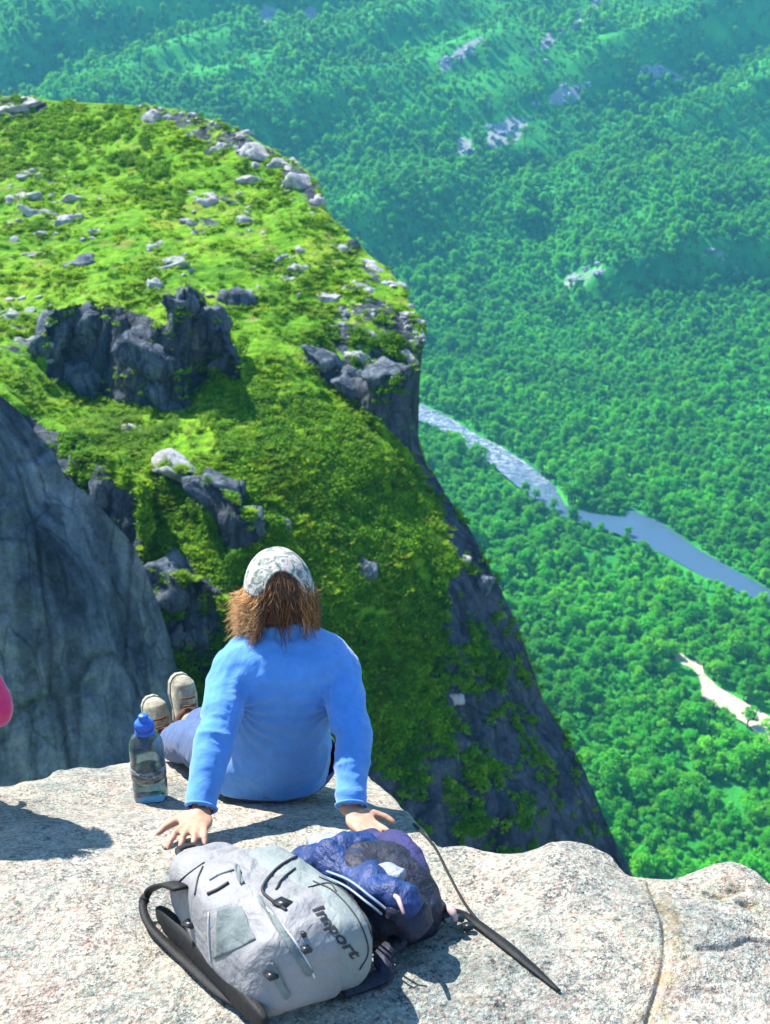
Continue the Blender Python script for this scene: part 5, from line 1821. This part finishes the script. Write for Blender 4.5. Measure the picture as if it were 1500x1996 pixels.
def patch(name, q4, mat, parent, lift, n=16, sag=0.0):
    V = []
    for i in range(n):
        for j in range(n):
            a, b_ = i / (n - 1), j / (n - 1)
            pu = (np.array(q4[0]) * (1 - a) + np.array(q4[3]) * a) * (1 - b_) + (np.array(q4[1]) * (1 - a) + np.array(q4[2]) * a) * b_
            h = onto(gb_all, pu[0], pu[1], lift) or V[-1]
            V.append(h + gn * (0.002 * math.sin(9 * a + 5 * b_)))
    o = mesh_obj(name, V, grid_faces(n, n), mat, parent)
    s_ = o.modifiers.new('thickness', 'SOLIDIFY'); s_.thickness = 0.0016; s_.offset = 0
    return o
mesh_cloth = mat_nylon('dark_mesh_cloth', (0.13, 0.155, 0.155), 0.7, 14, 0.008, 0.3)
patch('side_pocket', [(424, 1772), (470, 1764), (498, 1832), (418, 1870)], mesh_cloth, body, 0.0008)
patch('grip_panel', [(500, 1752), (511, 1748), (610, 1896), (597, 1902)], mesh_cloth, body, 0.0025)
patch('compression_strap', [(455, 1690), (463, 1686), (476, 1722), (468, 1726)], mesh_cloth, body, 0.0035)
patch('compression_strap', [(520, 1878), (532, 1872), (566, 1940), (554, 1946)], mesh_cloth, body, 0.0035)
# lettering on the pocket, laid onto its surface
cu = bpy.data.curves.new('lettering', 'FONT'); cu.body = 'Import'; cu.size = 1.0; cu.extrude = 0.0
cu.shear = 0.2; cu.offset = 0.022
to = bpy.data.objects.new('lettering', cu); COL.objects.link(to)
dg = bpy.context.evaluated_depsgraph_get()
tme = bpy.data.meshes.new_from_object(to.evaluated_get(dg)); bpy.data.objects.remove(to)
bm = bmesh.new(); bm.from_mesh(tme)
bmesh.ops.subdivide_edges(bm, edges=[e for e in bm.edges if e.calc_length() > 0.12], cuts=2)
bmesh.ops.triangulate(bm, faces=bm.faces[:])
wd_ = max(v.co.x for v in bm.verts)
o0 = np.array((606, 1772)); o1 = np.array((688, 1872)); e1_ = (o1 - o0) / wd_; e2_ = np.array((30, -22)) * 0.85
okv = True
for v in bm.verts:
    q = o0 + e1_ * v.co.x + e2_ * v.co.y
    h = onto(gb_all, q[0], q[1], 0.0015)
    v.co = h if h else Vector((0, 0, -5))
bad = [v for v in bm.verts if v.co.z < -2]
bmesh.ops.delete(bm, geom=bad, context='VERTS')
bm_obj('lettering', bm, pipe, pocket, smooth=False)
# black back panel along the lower left, shoulder strap and haul loop
bpv, bpf = soft_box(gc - gbx * 0.094 - gn * 0.062 + ga * 0.01, (ga, gbx, gn), (glen * 0.93, 0.014, 0.024), 0.6)
mesh_obj('back_panel', bpv, bpf, blackn, pk)
def strap(name, pts, w, th, mat, parent, up=Vector((0, 0, 1)), widths=None):
    """flat webbing through 3-D points"""
    q = [Vector(p_) for p_ in smooth_path([list(p_) for p_ in pts], 40)]
    V = []
    for i, p_ in enumerate(q):
        t = (q[min(i + 1, 39)] - q[max(i - 1, 0)]).normalized()
        s_ = t.cross(up).normalized(); nn = s_.cross(t)
        ww = w if widths is None else float(np.interp(i / 39, np.linspace(0, 1, len(widths)), widths))
        for a_, b_ in ((-1, -1), (1, -1), (1, 1), (-1, 1)):
            V.append(p_ + s_ * ww * a_ + nn * th * b_)
    Fc = [tuple(x) for x in grid_faces(40, 4, True)] + [(3, 2, 1, 0), (156, 157, 158, 159)]
    return mesh_obj(name, V, Fc, mat, parent)
sp_ = [slab_hit(*a_) for a_ in ((352, 1732, 0.15), (325, 1722, 0.12), (295, 1735, 0.07), (278, 1765, 0.035), (292, 1805, 0.02), (330, 1845, 0.015), (375, 1885, 0.012), (430, 1935, 0.012), (500, 1980, 0.015))]
strap('shoulder_strap', sp_, 0.010, 0.003, blackn, pk, gn, [0.014, 0.020, 0.016, 0.008, 0.008, 0.010, 0.012, 0.012, 0.008])
strap('haul_loop', [gc - ga * (glen * 0.95) + gn * 0.02 - gbx * 0.03, gc - ga * (glen * 1.13) + gn * 0.025 - gbx * 0.02, gc - ga * (glen * 1.13) + gn * 0.025 + gbx * 0.02, gc - ga * (glen * 0.95) + gn * 0.02 + gbx * 0.03], 0.008, 0.002, blackn, pk, gn)

# ================================================================== NAVY BACKPACK WITH A BLUE JACKET STUFFED IN
navy = mat_nylon('navy_nylon', (0.012, 0.034, 0.13), 0.55, 14, 0.012, 0.25)
dnavy = mat_nylon('dark_navy_nylon', (0.016, 0.018, 0.035), 0.6, 16, 0.012, 0.25)
lining = mat_nylon('pale_lining', (0.24, 0.26, 0.33), 0.6, 16, 0.010)
purple = mat_nylon('purple_fleece', (0.03, 0.028, 0.11), 0.8, 26, 0.008, 0.3)
taped = plain('reflective_tape', (0.20, 0.26, 0.34), 0.4, 0.5)
nb = slab_hit(750, 1745, 0.070)
na = Vector((0.55, -0.80, -0.02)).normalized(); nn_ = Vector((0.10, 0.22, 0.97)); nn_ = (nn_ - na * nn_.dot(na)).normalized(); nx_ = nn_.cross(na).normalized()
if nx_.x < 0: nx_ = -nx_
nbk = empty('backpack', nb - nn_ * 0.08, 'open dark navy backpack lying between the grey backpack and the rock edge', 'backpack')
def nfn(L):
    L = L.copy(); L[..., 2] *= 1 - 0.25 * sstep(0.0, 1.0, L[..., 0]); return L
v, f = soft_box(nb, (na, nx_, nn_), (0.115, 0.090, 0.078), 0.6, fn=nfn)
v = v + np.array(nn_) * (0.014 * fbm(v, 0.06, 3, 411))[:, None]
nbody = mesh_obj('main_compartment', v, f, dnavy, nbk)
v, f = soft_box(nb - na * 0.09 + nn_ * 0.02 - nx_ * 0.03, (na, nx_, nn_), (0.06, 0.08, 0.050), 0.7)
v = v + np.array(nn_) * (0.012 * fbm(v, 0.04, 3, 412))[:, None] + np.array(nx_) * (0.008 * fbm(v, 0.05, 3, 413))[:, None]
nlid = mesh_obj('lid', v, f, navy, nbk)
nbv = bvh_of([nbody, nlid])
# crumpled jacket: rolls of cloth with folds
jk = empty('jacket', nb + nn_ * 0.06, 'blue and white jacket bundled on top of the navy backpack', 'jacket')
def roll(path, rad, mat, parent, name, seed, n=60, seg=28, amp=0.25, flat=0.7):
    q = smooth_path([list(p_) for p_ in path], n)
    rr = np.interp(np.linspace(0, 1, n), np.linspace(0, 1, len(rad)), rad)
    v, f = tube(q, list(rr), seg, True, flat)
    v = np.array([list(x) for x in v]); cen = np.repeat(np.array(q), seg, 0)
    d = v - cen; L = np.linalg.norm(d, axis=1, keepdims=True) + 1e-6
    k_ = np.repeat(rr, seg)
    w = (ridged(v * np.array([1.0, 0.9, 1.0]) + fbm(v, 0.06, 2, seed + 1)[:, None] * 0.02, 0.075, 2, seed) - 0.2) * amp * 1.5 + fbm(v, 0.03, 2, seed + 3) * amp * 0.25
    v = v + d / L * (w * k_)[:, None]
    return mesh_obj(name, v, f, mat, parent)
def ab(u, v, lift): return slab_hit(u, v, lift)
roll([ab(588, 1666, .07), ab(612, 1678, .10), ab(660, 1686, .12), ab(712, 1716, .13), ab(752, 1754, .12)], [0.020, 0.042, 0.046, 0.040, 0.020], navy, jk, 'sleeve', 421)
roll([ab(612, 1638, .07), ab(642, 1650, .10), ab(676, 1658, .11), ab(690, 1686, .10)], [0.018, 0.036, 0.036, 0.015], lining, jk, 'lining', 422)
roll([ab(690, 1641, .07), ab(722, 1634, .10), ab(765, 1646, .12), ab(800, 1676, .12), ab(812, 1716, .10), ab(800, 1756, .07)], [0.014, 0.026, 0.030, 0.030, 0.030, 0.018], purple, jk, 'hood', 423)
roll([ab(722, 1708, .12), ab(752, 1704, .14), ab(785, 1708, .14)], [0.012, 0.026, 0.014], lining, jk, 'lining', 424)
roll([ab(700, 1721, .12), ab(745, 1731, .14), ab(790, 1751, .13), ab(802, 1786, .10)], [0.018, 0.034, 0.034, 0.018], navy, jk, 'jacket_body', 425)
roll([ab(745, 1746, .10), ab(790, 1776, .10), ab(822, 1816, .06)], [0.03, 0.045, 0.03], dnavy, jk, 'jacket_body', 426)
strap('reflective_stripe', [ab(636, 1698, .158), ab(680, 1716, .165), ab(722, 1748, .155), ab(752, 1772, .135)], 0.0022, 0.0012, taped, jk, Vector((0, -0.3, 1)))
strap('reflective_stripe', [ab(630, 1708, .150), ab(674, 1728, .155), ab(716, 1760, .148), ab(744, 1782, .125)], 0.0020, 0.0012, taped, jk, Vector((0, -0.3, 1)))
# loose straps and buckles of the navy bag
c0 = slab_hit(845, 1792, 0.02)
wp = [slab_hit(a_[0], a_[1], a_[2] * 0.1) for a_ in smooth_path([(815, 1762, .9), (840, 1766, .5), (872, 1772, .35), (900, 1780, .2), (930, 1800, .12), (985, 1842, .07), (1040, 1888, .07), (1090, 1932, .05)], 40)]
strap('waist_strap', wp, 0.010, 0.0016, blackn, nbk, Vector((0, 0.1, 1)), [0.008, 0.008, 0.008, 0.007, 0.009, 0.011, 0.008, 0.003])
strap('thin_strap', [slab_hit(a_[0], a_[1], 0.006) for a_ in smooth_path([(806, 1605), (845, 1648), (872, 1700), (905, 1760), (940, 1805)], 40)], 0.0026, 0.0012, blackn, nbk)
for u, v, l_, s_, mt, ro in ((868, 1780, .03, .012, buck, .4), (893, 1788, .02, .010, buck, -.3), (850, 1800, .02, .013, buck, .9), (912, 1806, .012, .008, buck, .2)):
    a2 = Vector((math.cos(ro), math.sin(ro), 0)); b2 = Vector((-math.sin(ro), math.cos(ro), 0))
    plate(slab_hit(u, v, l_), a2, b2, Vector((0, 0, 1)), s_ * 1.3, s_, 0.009, 'buckle', mt, nbk)
pinkp = plain('pinkish_strap_pad', (0.42, 0.28, 0.27), 0.7, 0.3, 0.2)
v, f = tube([slab_hit(872, 1768, 0.045), slab_hit(882, 1778, 0.05), slab_hit(888, 1795, 0.035)], [0.006, 0.008, 0.005], 10)
mesh_obj('strap_loop', v, f, pinkp, nbk)
v, f = tube([slab_hit(762, 1740, 0.145), slab_hit(776, 1752, 0.15), slab_hit(786, 1780, 0.14)], [0.004, 0.005, 0.003], 8)
mesh_obj('draw_cord', v, f, pinkp, jk)
redp = plain('dark_red_trim', (0.22, 0.03, 0.05), 0.6, 0.3, 0.2)
v, f = tube([slab_hit(735, 1870, 0.02), slab_hit(750, 1855, 0.03), slab_hit(752, 1890, 0.02), slab_hit(738, 1905, 0.01)], 0.004, 8)
mesh_obj('trim_loop', v, f, redp, nbk)
strap('shoulder_strap', [nb + na * 0.12 - nx_ * 0.05, slab_hit(745, 1865, 0.035), slab_hit(752, 1895, 0.02), slab_hit(715, 1915, 0.012), slab_hit(665, 1930, 0.02)], 0.016, 0.004, dnavy, nbk)

# ================================================================== HAZE
bm = bmesh.new()
bmesh.ops.create_cube(bm, size=1)
hz_ = bm_obj('haze', bm, [], None, False)
zt = 1300.0; zb = FLOOR - 60
hz_.scale = (5600, 4600, zt - zb); hz_.location = (0, 1500, (zt + zb) / 2)
hm = bpy.data.materials.new('haze'); hm.use_nodes = True
hn = hm.node_tree; hn.nodes.clear()
ho = hn.nodes.new('ShaderNodeOutputMaterial'); hv = hn.nodes.new('ShaderNodeVolumePrincipled')
hv.inputs['Color'].default_value = (0.14, 0.60, 1.0, 1)
hv.inputs['Density'].default_value = 0.00014
hv.inputs['Anisotropy'].default_value = 0.1
hn.links.new(hv.outputs[0], ho.inputs['Volume'])
hz_.data.materials.append(hm)
hz_['kind'] = 'stuff'
